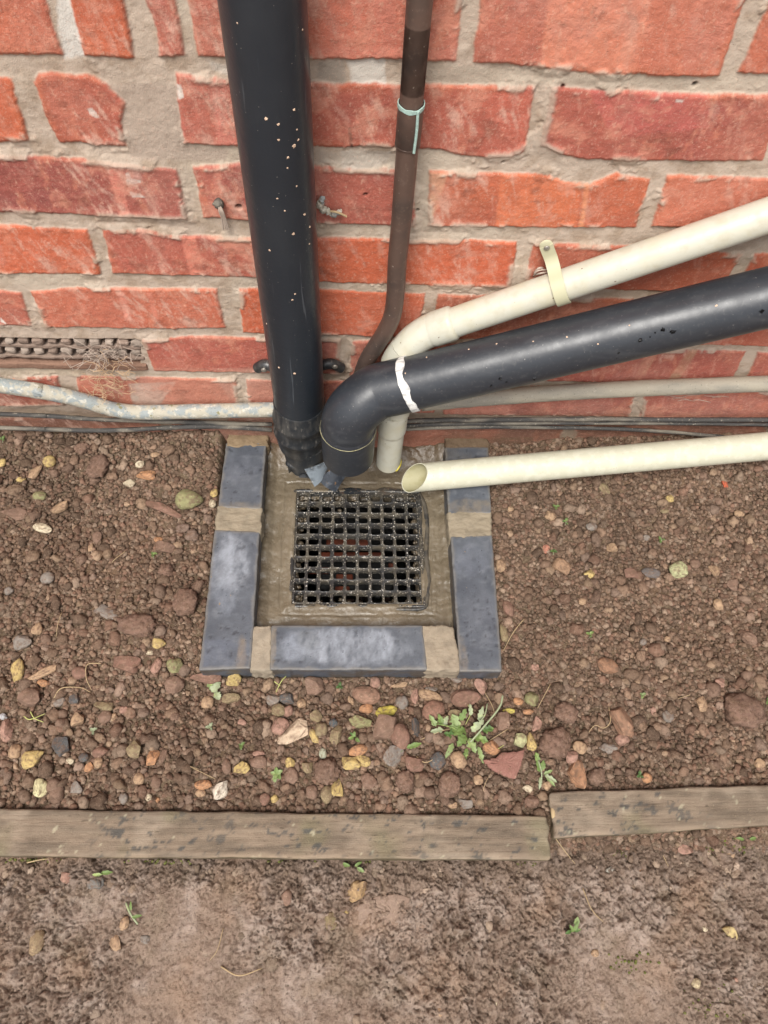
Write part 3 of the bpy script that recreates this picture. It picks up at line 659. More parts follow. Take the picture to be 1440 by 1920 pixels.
rim = [(GX0-.003, GY0-.003, z), (GX1+.003, GY0-.003, z), (GX1+.003, GY1+.003, z), (GX0-.003, GY1+.003, z)]
fr = []
M_mudrim = material('muddy_rim', A(84, 78, 68, 1), rough=.4, spec=.5, attr=False, bumps=[(160, .001)], var=[(60, .45, .6, A(48, 48, 48), .9), (120, .55, .7, A(120, 108, 88), .7)])
for i in range(4):
    p, q = np.array(rim[i]), np.array(rim[(i+1) % 4]); path = line(p, q, 14); path[:, 2] += .0008*np.array([math.sin(k*2.1+i) for k in range(14)]); fr.append(tube(path, .0034, 10))
part('frame', fr, M_grate, grate)
# a curved dark rim beside the right of the grid and scraps of black plastic behind it
pts = [onz(u, v, GZ+.001) for u, v in [(786,925),(797,950),(801,990),(799,1040),(804,1085),(800,1125),(792,1140),(740,1142)]]
part('rim', [tube(smoothpath(pts, 5)-np.array([0, 0, .0022]), .0040, 10)], M_mudrim, grate)
def blob(name, u, v, z, s, col, mat, label, cat, sub_=3, seed=0, group=None, ang=0, parent=None):
    V, F = ico(sub_); V = V*(1+.3*fbm(V[:, 0]+seed, V[:, 1]+V[:, 2], 1.6, seed, 3))[:, None]*np.array(s)/2
    ca, sa = math.cos(ang), math.sin(ang); V = np.c_[V[:, 0]*ca-V[:, 1]*sa, V[:, 0]*sa+V[:, 1]*ca, V[:, 2]]
    p = onz(u, v, z); me = npmesh(name, V, F, np.tile(col, (len(V), 1)))
    o = link(name, me, mat); o.location = p; return tag(o, label, cat, group)
blob('plastic_scrap', 653, 921, GZ+.001, (.048, .012, .004), A(28, 32, 36), M_stone, 'thin black plastic scrap stuck in mortar behind the grate', 'scrap', seed=3)
blob('plastic_scrap', 728, 921, GZ+.0005, (.040, .014, .003), A(66, 60, 52), M_stone, 'flat dark scrap in mortar beside the open cream pipe end', 'scrap', seed=5)
def rim_mud():
    V0, F0 = ico(2); VF = []; cs = []
    for k in range(150):
        t = rng.random(); e = rng.integers(4); d = abs(rng.normal())*.007
        if e == 0: x, y = GX1-d, GY0+t*(GY1-GY0)
        elif e == 1: x, y = GX0+t*(GX1-GX0), GY0+d
        elif e == 2: x, y = GX0+d, GY0+t*(GY1-GY0)
        else: x, y = GX0+t*.5*(GX1-GX0), GY1-d
        r = rng.uniform(.002, .0055); V = V0*r*(1+.25*rng.normal(size=(len(V0), 1)))+np.array([x, y, GZ-.012-d*.6]); VF.append((V, np.c_[F0, F0[:, 2]])); cs.append(np.tile(A(104, 92, 76)*rng.uniform(.5, 1.1), (len(V0), 1)))
    me = polymesh('mud_lumps', VF); setcol(me, np.vstack(cs)); tag(link('mud_lumps', me, M_mortar), 'muddy lumps clinging beneath the edges of the grate', 'mud', kind='stuff')
rim_mud()

# ------------------------------------------------------------------ black downpipe
dp = empty('downpipe', (-.0633, -.0469, .04), 'large black plastic downpipe standing against the wall, splashed with mortar', 'pipe')
X0, Y0 = -.0633, -.0469
def ringed(zr): return zr
part('pipe', [tube([(X0, Y0, z) for z in np.linspace(1.7, .172, 60)], .034, 56)], M_black, dp)
prof = [(.178,.0345),(.176,.0356),(.150,.0358),(.147,.0378),(.143,.0386),(.139,.0376),(.136,.0357),(.119,.0357),(.116,.0378),(.112,.0386),(.108,.0372),(.106,.0352),(.088,.0345),(.074,.0325)]
part('collar', [tube([(X0-.003*(.178-z)/.1, Y0, z) for z, r in prof], [r for z, r in prof], 56)], M_black_low, dp)
def rag(V, P, T):
    o = np.zeros_like(V); k = -1
    ang = np.arctan2(V[k, :, 1]-P[k, 1], V[k, :, 0]-P[k, 0]); o[k, :, 2] = .008*np.sin(ang*3+1)+.006*np.sin(ang*7); return o
part('spigot', [tube([(X0+.0005+.02*max(0, .074-z)*1.0, Y0-.012*max(0, .074-z)/.05, z) for z in (.079,.070,.060,.048,.036,.028)], [.0335,.032,.0305,.029,.0275,.0265], 56, off=rag)], M_black_low, dp)
def plate(uvz, t=.002, bend=.004, n=8):
    P = np.array([onz(u, v, z) for u, v, z in uvz]); a_, b_, c_, d_ = P; nrm = np.cross(b_-a_, d_-a_); nrm /= np.linalg.norm(nrm)
    V = []; 
    for s in (0, 1):
        for i in range(n+1):
            for j in range(n+1):
                u, v = i/n, j/n; p = a_*(1-u)*(1-v)+b_*u*(1-v)+c_*u*v+d_*(1-u)*v
                V.append(p+nrm*(s*t+bend*math.sin(math.pi*u)))
    m = n+1; F = []
    for i in range(n):
        for j in range(n):
            q = i*m+j; F.append((q, q+m, q+m+1, q+1)); r = q+m*m; F.append((r, r+1, r+m+1, r+m))
    for i in range(n):
        for (q, r) in ((i*m, (i+1)*m), (i*m+n, (i+1)*m+n), (i, i+1), (n*m+i, n*m+i+1)): F.append((q, r, r+m*m, q+m*m))
    return np.array(V), np.array(F)
part('torn_flap', [plate([(571,880,.055),(622,858,.06),(613,884,.035),(590,913,.025)], bend=-.005)], M_flap, dp, 'pale scuffed torn tab')
part('torn_flap', [plate([(621,880,.05),(648,893,.04),(630,922,.018),(597,900,.03)], bend=-.005)], M_flap2, dp, 'dark torn tab with brown stain')
part('torn_flap', [plate([(540,862,.05),(575,872,.05),(585,900,.03),(562,896,.03)], bend=.004)], M_black_low, dp, 'black torn lower edge')
part('rim_lump', [(lambda VF: (VF[0]*np.array([.02, .012, .008])+onz(560, 868, .05), np.c_[VF[1], VF[1][:, 2]]))(ico(3))], M_black_low, dp)
M_spl = material('dried_mortar_splash', A(206, 178, 152, 1), rough=.85, attr=False, bumps=[(600, .0005)])
def splash(uvs, axis_p, axis_d, r, parent):
    axis_d = np.array(axis_d)/np.linalg.norm(axis_d)
    for u, v, s_ in uvs:
        d = ray(u, v)
        for t in np.linspace(.4, 1.3, 2400):
            p = CAM+d*t; q = axis_p+axis_d*((p-axis_p)@axis_d); dd = p-q
            if np.linalg.norm(dd) < r:
                V, F = ico(2); n = dd/np.linalg.norm(dd); V = V*s_*.8*(1+.3*rng.normal(size=(len(V), 1))); V -= n[None]*(V@n)[:, None]*.6; part('mortar_splash', [(V+q+n*r, np.c_[F, F[:, 2]])], M_spl, parent); break
splash([(499,223,.0016),(522,233,.0015),(551,205,.0013),(522,262,.0013),(557,243,.001),(559,262,.0014),(551,273,.0018),(540,295,.0013),(539,315,.001),(520,372,.0012),(571,402,.0016),(534,395,.001),(581,425,.0012),(550,438,.0017),(556,349,.0009),(580,457,.001),(506,469,.0013),(548,562,.0013),(553,551,.0012),(523,689,.0016),(552,700,.0022),(500,607,.0012),(445,43,.0008),(567,56,.0009)], np.array([X0, Y0, 0.]), (0, 0, 1), .034, dp)
# fixing bracket ears with their screws
for pp, (u, v), r in (([(483,690,-.006), (497,684,-.010), (520,690,-.012)], (495,694), .0075), ([(590,688,-.012), (620,682,-.010), (640,690,-.006)], (628,688), .0072)):
    br_ = part('bracket', [tube(smoothpath([ony(*q) for q in pp], 5), r, 16)], M_black_low, dp)
    p = ony(u, v, -.017); V, F = ico(2); me = polymesh('screw', [(V*np.array([.0042, .002, .0042])+p, np.c_[F, F[:, 2]])]); me.transform(Matrix.Translation(-Vector(dp.location))); link('screw', me, M_metal, br_)

# ------------------------------------------------------------------ grey-black waste pipe with its elbow
bp = empty('elbow_pipe', (.004, -.099, .10), 'dark grey plastic pipe running down from the right and elbowing into the drain', 'pipe')
pr, pl = ony(1440, 558, -.060), ony(760, 722, -.078)
dr = (pr-pl)/np.linalg.norm(pr-pl)
part('pipe', [tube(line(pl, pr+dr*1.1, 40), .0340, 56)], M_grey, bp)
ex, ey = .0035, -.0985
top = np.array([ex, ey, .196]); hz = pl.copy()
cr = np.array([ex, ey, hz[2]-.030])
cn = pl-dr*((pl[0]-ex)/dr[0]); cn[0], cn[1] = ex, ey
pa, pb = np.array([ex, ey, cn[2]-.030]), pl-dr*.038
arc = [np.array([ex, ey, .184])]+[pa*(1-t)**2+2*cn*t*(1-t)+pb*t*t for t in np.linspace(0, 1, 9)]+[pl-dr*.012, pl+dr*.004]
part('elbow', [tube(smoothpath(arc, 6), .0352, 56)], M_grey, bp)
P2 = [(ex, ey, z) for z in (.196,.192,.188,.178,.150,.130,.122)]
tail = tube(P2, [.0352,.0368,.0364,.0362,.0360,.0358,.0354], 56, caps=False)
inn = tube([(ex, ey, z) for z in (.122,.150,.18)], [.0325]*3, 56, caps=False)
cap = tube([(ex, ey, .122), (ex, ey, .1219)], [.0354, .0325], 56, caps=False)
part('socket', [tail, inn, cap], M_grey, bp)
# solvent / paint ring round the joint
def ringtube(c, n, r, t, wob=.002, seed=0, width=1.0, arc0=0, arc1=2*math.pi, seg=70):
    n = np.array(n)/np.linalg.norm(n); a_ = np.cross(n, [0, 0, 1.0]); 
    if np.linalg.norm(a_) < .1: a_ = np.cross(n, [0, 1.0, 0])
    a_ /= np.linalg.norm(a_); b_ = np.cross(n, a_); th = np.linspace(arc0, arc1, seg)
    pts = np.array([np.array(c)+r*(a_*math.cos(x)+b_*math.sin(x))+n*wob*float(fbm(np.array(math.cos(x)*1.5+seed), np.array(math.sin(x)*1.5), 2, seed, 3)) for x in th])
    rr = np.array([t*(.55+.9*float(vn(np.array(x*3.+seed), np.array(seed*1.0), seed))) for x in th])
    return tube(pts, rr, 8)
rc = pl+dr*.003
def wob(V, P, T):
    o = np.zeros_like(V); k = np.arange(V.shape[1])/V.shape[1]*2*math.pi
    for i in range(len(P)):
        f = .0022*np.sin(k*2+1)+(.0034 if i > 2 else .0016)*fbm(np.cos(k), np.sin(k), 2.2, 3+(i > 2), 4)*(1.6 if i in (0, len(P)-1) else 1); o[i] = dr[None]*f[:, None]
    return o
rings = [tube([rc+dr*k for k in (-.0028, -.0023, 0, .003, .0062, .0068)], [.0350, .0357, .0358, .0358, .0357, .0343], 90, caps=False, off=wob)]
part('paint_ring', rings, M_paint, bp, 'streaky white paint ring round the joint')
part('sealant_ring', [ringtube((ex, ey, .190), (0, 0, 1), .0362, .0010, .0015, 3)], M_inner, bp)
# stuck specks of ink-like tar on the sloping pipe
def facing(p, r, n=dr):
    v = CAM-p; v = v-n*(v@n); return p+v/np.linalg.norm(v)*r
VF = []
for u, v, s in [(1200,638,.0032),(1243,618,.003),(1261,622,.0035),(1219,632,.0015),(1428,584,.003),(938,710,.0025),(950,716,.002),(921,723,.0022),(1002,710,.0028),(1228,624,.0015)]:
    d = ray(u, v); best = None
    for t in np.linspace(.5, 1.3, 1600):
        p = CAM+d*t; q = pl+dr*((p-pl)@dr)
        if np.linalg.norm(p-q) < .0342: best = p; break
    if best is not None:
        V, F = ico(2); V = V*np.array([s, s*.8, s])*(1+.3*rng.normal(size=(len(V), 1))); VF.append((V*.75+best, np.c_[F, F[:, 2]]))
M_tar = material('tar', A(14, 15, 17, 1), rough=.4, attr=False)
for vf in VF: part('tar_spot', [vf], M_tar, bp)

splash([(668,763,.0016),(760,700,.001),(800,670,.001),(879,655,.0011),(931,645,.0012),(1000,640,.001),(1063,632,.0012),(1121,645,.001),(1180,610,.001),(1343,573,.0014)], pl, dr, .0341, bp)
# ------------------------------------------------------------------ upper cream waste pipe
wp = empty('waste_pipe', (.06, -.05, .08), 'cream plastic waste pipe clipped to the wall and turning down behind the dark elbow', 'pipe')
r0 = .0185
wr, wl = ony(1440, 404, -.024), ony(845, 607, -.026); wd = (wr-wl)/np.linalg.norm(wr-wl)
part('pipe', [tube(line(wl, wr+wd*1.1, 40), r0, 44)], M_white, wp)
we = ony(797, 628, -.030); vx, vy = ony(730, 850, -.056)[0], -.056; vt = ony(745, 700, -.046)
f1 = [wl+wd*.006, wl+wd*.003, wl, wl-wd*.022, wl-wd*.026]
part('elbow', [tube(f1, [.0188,.0212,.0216,.0216,.0206], 44), tube(smoothpath([wl-wd*.020, wl-wd*.030, we-np.array([.012, 0, .010]), we-np.array([.024, .004, .026])], 7), .0205, 44),
     tube(line(we-np.array([.022, .003, .023]), we-np.array([.034, .006, .052]), 4), [.0207,.0214,.0214,.0204], 44)], M_white, wp)
part('offset_pipe', [tube(line(we-np.array([.03, .005, .045]), [vx+.004, vy, .165], 8), r0, 44)], M_white, wp)
zz = [.172,.169,.162,.130,.126,.122]
part('coupler', [tube([(vx, vy, z) for z in zz], [.0195,.0207,.0209,.0207,.0205,.0190], 44)], M_white, wp)
part('tail_pipe', [tube([(vx, vy, z) for z in np.linspace(.156, .034, 6)], r0, 44, caps=False), tube([(vx, vy, .034), (vx, vy, .0339)], [r0, .0158], 44, caps=False), tube([(vx, vy, z) for z in (.0339, .09, .15)], .0158, 44, caps=False)], M_white, wp)
part('glue_smear', [ringtube((vx, vy, .037), (0, 0, 1), r0+.0002, .0012, .006, 5, arc0=2.2, arc1=4.6, seg=24)], material('yellow_glue', A(196, 180, 60, 1), rough=.4, attr=False), wp)
# clip and its screw
cc = ony(1050, 538, -.025)
cpos = wl+wd*((cc-wl)@wd); upv = np.cross(wd, [0, -1, 0]); upv /= np.linalg.norm(upv); upv = upv if upv[2] > 0 else -upv
outv = np.array([0, -1, 0.])
def strip(pts, wid, t):
    pts = np.array(pts); V = []; T = np.gradient(pts, axis=0)
    for p, tt in zip(pts, T):
        n = np.cross(tt, wd); n /= np.linalg.norm(n)
        for a_, b_ in ((-1, 0), (1, 0), (1, 1), (-1, 1)): V.append(p+wd*wid/2*a_+n*t*b_)
    F = []
    for i in range(len(pts)-1):
        for q in range(4): F.append((i*4+q, i*4+(q+1) % 4, i*4+4+(q+1) % 4, i*4+4+q))
    F += [(3, 2, 1, 0), (len(V)-4, len(V)-3, len(V)-2, len(V)-1)]
    return np.array(V), np.array(F)
arcp = [cpos+(r0+.0012)*(upv*math.cos(t)+outv*math.sin(t)) for t in np.linspace(-.1, math.pi*.98, 16)]
tabp = [cpos+upv*(r0+k)+outv*(-.012-.004*min(1, k/.01)) for k in (.034, .028, .020, .012)]+[cpos+upv*(r0+.004)+outv*(-.008)]
clip = part('pipe_clip', [strip(tabp+arcp[1:], .0150, .0022)], material('clip_plastic', A(200, 196, 164, .85), rough=.4, attr=False), wp)
e_ = tabp[0]; V, F = ico(3); clip2 = [(V*np.array([.0075, .0022, .0075])+e_+outv*.0, np.c_[F, F[:, 2]])]
me = polymesh('tab_end', clip2); me.transform(Matrix.Translation(-Vector(wp.location))); link('tab_end', me, clip.data.materials[0], clip)
V, F = ico(2); me = polymesh('screw', [(V*np.array([.0036, .0015, .0036])+e_+outv*.003+upv*-.002, np.c_[F, F[:, 2]])]); me.transform(Matrix.Translation(-Vector(wp.location))); link('screw', me, M_metal, clip)

# ------------------------------------------------------------------ lower cream pipe, cut at a slant
cp = empty('cut_pipe', (.16, -.08, .04), 'cream plastic pipe lying over the edging with its end cut at a slant', 'pipe')
R2 = .0215
la, lb = onz(800, 895, .0425), ony(1440, 837, -.045); ld = (lb-la)/np.linalg.norm(lb-la); start = onz(777, 896, .0425)
def bevel(V, P, T):
    o = np.zeros_like(V); vv = CAM-P[0]; vv = vv-ld*(vv@ld); vv /= np.linalg.norm(vv)
    iu = np.cross(ld, vv); iu = iu if iu[2] > 0 else -iu; vv = vv*math.cos(.45)+iu*math.sin(.45); k = ((V[0]-P[0])@vv)/R2; o[0] = ld[None]*(.019*k)[:, None]; o[1] = ld[None]*(.015*k)[:, None]; o[2] = ld[None]*(.008*k)[:, None]; return o
path = [start, start+ld*.008, start+ld*.034]+list(line(start+ld*.05, lb+ld*1.1, 40))
part('pipe', [tube(path, R2, 48, caps=False, off=bevel)], M_lowwhite, cp)
part('inside', [tube(path[:14], R2-.0011, 48, caps=False, off=bevel)], M_inner, cp)
Va, _ = tube(path, R2, 48, caps=False, off=bevel); Vb, _ = tube(path[:14], R2-.0011, 48, caps=False, off=bevel)
Vr = np.vstack([Va[:48], Vb[:48]]); Fr = np.array([(q, (q+1) % 48, 48+(q+1) % 48, 48+q) for q in range(48)])
part('cut_rim', [(Vr, Fr)], M_lowwhite, cp)

# ------------------------------------------------------------------ copper pipe, painted pipes and cables along the wall
cu = empty('copper_pipe', (.058, -.024, .25), 'thin tarnished brown copper pipe between the downpipe and the cream clip', 'pipe')
cy_ = -.026
def W_(uv, y): return [ony(u, v, y) for u, v in uv]
a_, b_ = ony(787, 3, cy_), ony(752, 420, cy_); up = (a_-b_)/np.linalg.norm(a_-b_)
body = [a_+up*1.0]+list(line(a_, b_, 14))+W_([(745,490),(742,545),(736,590),(722,622),(704,650),(686,680),(672,720)], cy_)
part('pipe', [tube(smoothpath(body, 4), .0107, 32)], M_copper, cu)
ca_, cb_ = ony(771, 196, cy_), ony(764, 272, cy_)
part('joint_sleeve', [profile_tube((ca_, cb_), [(0,.0108),(.02,.0119),(.97,.0119),(1,.0108)], 32)], M_copper, cu)
def rough_ring(c, n, r, h, seed):
    n = np.array(n)/np.linalg.norm(n)
    def o_(V, P, T):
        k = np.arange(V.shape[1])/V.shape[1]*2*math.pi; return np.array([n[None]*(.0016*fbm(np.cos(k), np.sin(k), 1.6, seed+(i > 2), 3))[:, None] for i in range(len(P))])
    return tube([c+n*q*h for q in (-.55, -.5, 0, .5, .55)], [r-.0008, r, r+.0001, r, r-.0008], 40, caps=False, off=o_)
part('verdigris_ring', [rough_ring(ca_, up, .0123, .0036, 2)], M_verd, cu)
part('verdigris_drip', [tube(smoothpath([facing(ca_+up*.001, .0112, up)+np.array([.0066, .0, 0]), facing((ca_+cb_)/2, .0112, up)+np.array([.0072, 0, 0]), facing(cb_, .0112, up)+np.array([.0066, 0, 0])], 5), .0014, 8)], M_verd, cu)
part('sleeve_rim', [rough_ring(cb_+up*.001, up, .0121, .0012, 5)], M_copper, cu)
def wallpipe(name, uv, y, r, mat, label, cat, ext=0, seg=24, n=6):
    P = W_(uv, y)
    d0 = P[0]-P[1]; d0 /= np.linalg.norm(d0); d1 = P[-1]-P[-2]; d1 /= np.linalg.norm(d1)
    if ext & 1: P = [P[0]+d0*.6]+P
    if ext & 2: P = P+[P[-1]+d1*.6]
    S = smoothpath(P, n); V, F = tube(S, r, seg); V = V+.0006*rng.normal(size=V.shape)*.4
    me = polymesh(name, [(V, F)]); c = Vector(P[len(P)//2]); me.transform(Matrix.Translation(-c)); o = link(name, me, mat); o.location = c; return tag(o, label, cat)
wallpipe('painted_pipe', [(0,722),(60,731),(120,742),(170,755),(215,768),(260,773),(330,772),(420,770),(505,768),(560,766)], -.014, .0108, M_pale, 'pipe with flaking whitish blue paint sagging along the wall left of the downpipe', 'pipe', 1)
wallpipe('painted_pipe', [(790,756),(840,752),(900,747),(980,741),(1100,733),(1250,726),(1440,719)], -.014, .0115, M_pale2, 'grey-beige painted pipe on the wall under the dark sloping pipe', 'pipe', 2)
wallpipe('old_cable', [(0,776),(90,780),(180,786),(300,790),(400,793),(510,796)], -.008, .0033, M_cable, 'upper dusty black cable at the wall foot on the left', 'cable', 1, 12)
wallpipe('old_cable', [(0,802),(90,805),(180,807),(260,805),(330,801),(420,800),(510,806)], -.012, .0036, M_cable, 'lower pale dusty cable touching the soil at the wall foot on the left', 'cable', 1, 12)
wallpipe('old_cable', [(700,796),(780,789),(900,787),(1100,786),(1300,787),(1440,787)], -.010, .0036, M_cable, 'upper dark cable at the wall foot on the right', 'cable', 2, 12)
wallpipe('old_cable', [(700,802),(780,797),(900,794),(1100,793),(1300,794),(1440,796)], -.009, .0030, M_cable, 'middle thin dark cable at the wall foot on the right', 'cable', 2, 12)
wallpipe('old_cable', [(740,806),(850,801),(1000,801),(1150,804),(1240,809),(1300,814),(1370,821)], -.010, .0030, M_cable, 'frayed dusty cable dipping into the soil behind the cut cream pipe', 'cable', 0, 12)

# small things on the wall
def wires(name, curves, r, mat, label, cat):
    me = polymesh(name, [tube(smoothpath(c, 5), r*rng.uniform(.7, 1.2), 5) for c in curves]); c0 = Vector(curves[0][0]); me.transform(Matrix.Translation(-c0)); o = link(name, me, mat); o.location = c0
    return tag(o, label, cat)
cur = []
for k in range(85):
    u, v = rng.normal(205, 22), rng.normal(712, 18)
    q = ony(u, v, -.006-rng.random()*.012); P = [q]; d = rng.normal(size=3)*np.array([1, .3, 1]); d /= np.linalg.norm(d)
    for s in range(4):
        d = d+rng.normal(size=3)*.7*np.array([1, .3, 1]); d /= np.linalg.norm(d); q = q+d*.006; q[1] = min(q[1], -.004); P.append(q)
    cur.append(P)
wires('dry_roots', cur, .00035, M_root, 'tangle of dry reddish roots hanging from the air brick', 'roots')['kind'] = 'stuff'
cur = []
for k in range(90):
    u, v = rng.normal(195, 32), rng.normal(668, 10); q = ony(u, v, -.003-rng.random()*.008); d = rng.normal(size=3); d[2] *= .3; d /= np.linalg.norm(d); cur.append([q, q+d*.008+rng.normal(size=3)*.002, q+d*.018+rng.normal(size=3)*.003])
cur.append([ony(135, 633, -.004), ony(170, 655, -.01), ony(215, 690, -.012)]); cur.append([ony(222, 636, -.004), ony(226, 648, -.01), ony(230, 662, -.012)])
wires('cobweb_tangle', cur, .00033, M_web, 'pale dusty cobweb strands over the right end of the air brick', 'cobweb')['kind'] = 'stuff'
nail = empty('rusty_fixing', ony(413, 380, -.004), 'rusty fixing with frayed grey fibre in the brick left of the downpipe', 'fixing')
part('head', [(ico(3)[0]*np.array([.006, .006, .006])*(1+.2*fbm(ico(3)[0][:, 0], ico(3)[0][:, 1]+ico(3)[0][:, 2], 2, 3, 2))[:, None]+ony(410, 382, -.004), np.c_[ico(3)[1], ico(3)[1][:, 2]])], M_cable, nail)
part('fibre', [tube(smoothpath([ony(411, 384, -.008), ony(414+k, 396, -.010), ony(419+k, 410, -.008), ony(423+k*1.5, 430, -.006)], 4), .0009, 6) for k in (-3, 0, 2, 4)], M_web, nail)
blob2 = empty('rusty_fixing', ony(610, 385, -.006), 'lumpy corroded fixing with mortar blobs right of the downpipe', 'fixing')
VF = []
for u, v, s in [(600,383,.006),(606,394,.005),(615,396,.004),(625,402,.0045),(603,375,.004),(636,398,.004)]:
    V, F = ico(2); VF.append((V*s*.8*(1+.2*rng.normal(size=(len(V), 1)))+ony(u, v, -.006), np.c_[F, F[:, 2]]))
part('lump', VF, M_pale, blob2)
part('twig', [tube(smoothpath([ony(620, 396, -.010), ony(632, 398, -.013), ony(650, 406, -.012)], 4), [.0012]*9, 8)], M_straw, blob2)
wires('dead_leaf_scrap', [[ony(1000, 518, -.004), ony(1008, 508, -.01), ony(1030, 505, -.008)], [ony(1004, 515, -.006), ony(1015, 512, -.012), ony(1028, 510, -.008)], [ony(1002, 512, -.006), ony(1010, 503, -.008), ony(1018, 503, -.006)]], .0012, M_web, 'wispy cobweb scrap tucked above the cream pipe left of the clip', 'cobweb')
wires('cobweb_strand', [[ony(u, v, -.012), ony(u+14, v+rng.uniform(-6, 6), -.014), ony(u+32, v+rng.uniform(-8, 8), -.008)] for u, v in [(1245,742),(1262,748),(1280,744),(1300,750),(1320,742),(1270,752),(1335,746)]], .0004, M_web, 'dusty cobweb hanging under the grey-beige pipe on the right', 'cobweb')

# ------------------------------------------------------------------ timber boards
def board(name, x0, x1, label, seed, zt):
    n = 400; V, F = rbox(0, 0, zt-.05, x1-x0, .055, .10, .0035, .0028)
    x = V[:, 0]+(x0+x1)/2; t = V[:, 1]/.055+.5
    yb, yf = board_back(np.clip(x, x0, x1)), board_front(np.clip(x, x0, x1))
    if seed == 1: yb = -.5435-.0155*(x+.42)/.68; yf = -.597-.0125*(x+.41)/.66
    else: yb = -.5305+.006*(x-.262)/.29; yf = -.585+.012*(x-.262)/.29
    y = yf+(yb-yf)*t+.0012*fbm(x, V[:, 2], 25, seed, 3)
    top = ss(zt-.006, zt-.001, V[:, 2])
    z = V[:, 2]+.0010*fbm(x*.15, y, 160, seed, 4)+.0012*fbm(x, y, 9, seed+2, 3)*top-.004*ss(.10, .0, t)*top*ss(-.2, .4, fbm(x, y*0, 12, seed, 3))
    if seed == 1: xe = x+.003*fbm(y, z, 80, 3, 3)*ss(x1-.01, x1, x)
    else: xe = x+.004*fbm(y, z, 80, 4, 3)*ss(x0+.01, x0, x)
    col = np.zeros((len(x), 3))+A(134, 118, 101)
    col = mixc(col, ss(-.3, .5, fbm(x*.12, y, 120, seed, 4)), A(112, 99, 85)); col = mixc(col, .7*ss(.0, .6, fbm(x, y, 18, seed+3, 4)), A(156, 141, 123))
    col = mixc(col, .6*ss(.15, .5, fbm(x, y, 12, seed+6, 4)), A(118, 112, 86))
    col = mixc(col, .85*ss(.22, .36, fbm(x*.7, y, 120, seed+8, 5, .68))*ss(.0, .3, fbm(x, y, 6, seed+4, 2)+.25), A(74, 74, 72))
    col = mixc(col, .55*ss(.5, .58, fbm(x, y, 130, seed+9, 4, .65)), A(186, 180, 152)); col *= (1+.34*fbm(x*.25, y, 200, seed+5, 4, .7))[:, None]
    col = mixc(col, .6*ss(.12, .02, t)*top*ss(-.1, .4, fbm(x*.3, y, 60, seed, 3)), A(160, 140, 118))
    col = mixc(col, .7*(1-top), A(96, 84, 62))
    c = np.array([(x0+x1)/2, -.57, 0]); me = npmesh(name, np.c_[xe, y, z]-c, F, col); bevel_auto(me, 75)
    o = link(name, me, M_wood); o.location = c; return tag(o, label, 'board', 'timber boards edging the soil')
board('timber_board', -1.1, .2585, 'long weathered timber board with a broken end edging the soil on the left', 1, .005)
board('timber_board', .2645, 1.3, 'weathered timber board on the right, set slightly nearer the wall', 2, .007)
# splinter in the gap
me = polymesh('wood_splinter', [tube(smoothpath([onz(1035, 1505, .0), onz(1037, 1525, .005), onz(1038, 1545, .0)], 4), [.001,.002,.0028,.003,.003,.0028,.0022,.0015,.0008], 8)]); tag(link('wood_splinter', me, M_straw), 'pale wood splinter standing in the gap between the two boards', 'splinter')

# ------------------------------------------------------------------ stones one can tell apart, each where the photo has it
YEL, TAN_, ORA, CRM, BRO, RBR, GRY, DGR, GRN, PNKS, OLI = (196,172,108), (178,148,116), (188,138,98), (208,196,166), (130,104,88), (134,101,86), (134,128,120), (80,84,86), (140,140,96), (168,130,114), (138,124,92)
CN = {YEL:'yellow', TAN_:'tan', ORA:'orange', CRM:'cream', BRO:'brown', RBR:'reddish brown', GRY:'grey', DGR:'dark grey', GRN:'greenish', PNKS:'pinkish', OLI:'olive'}
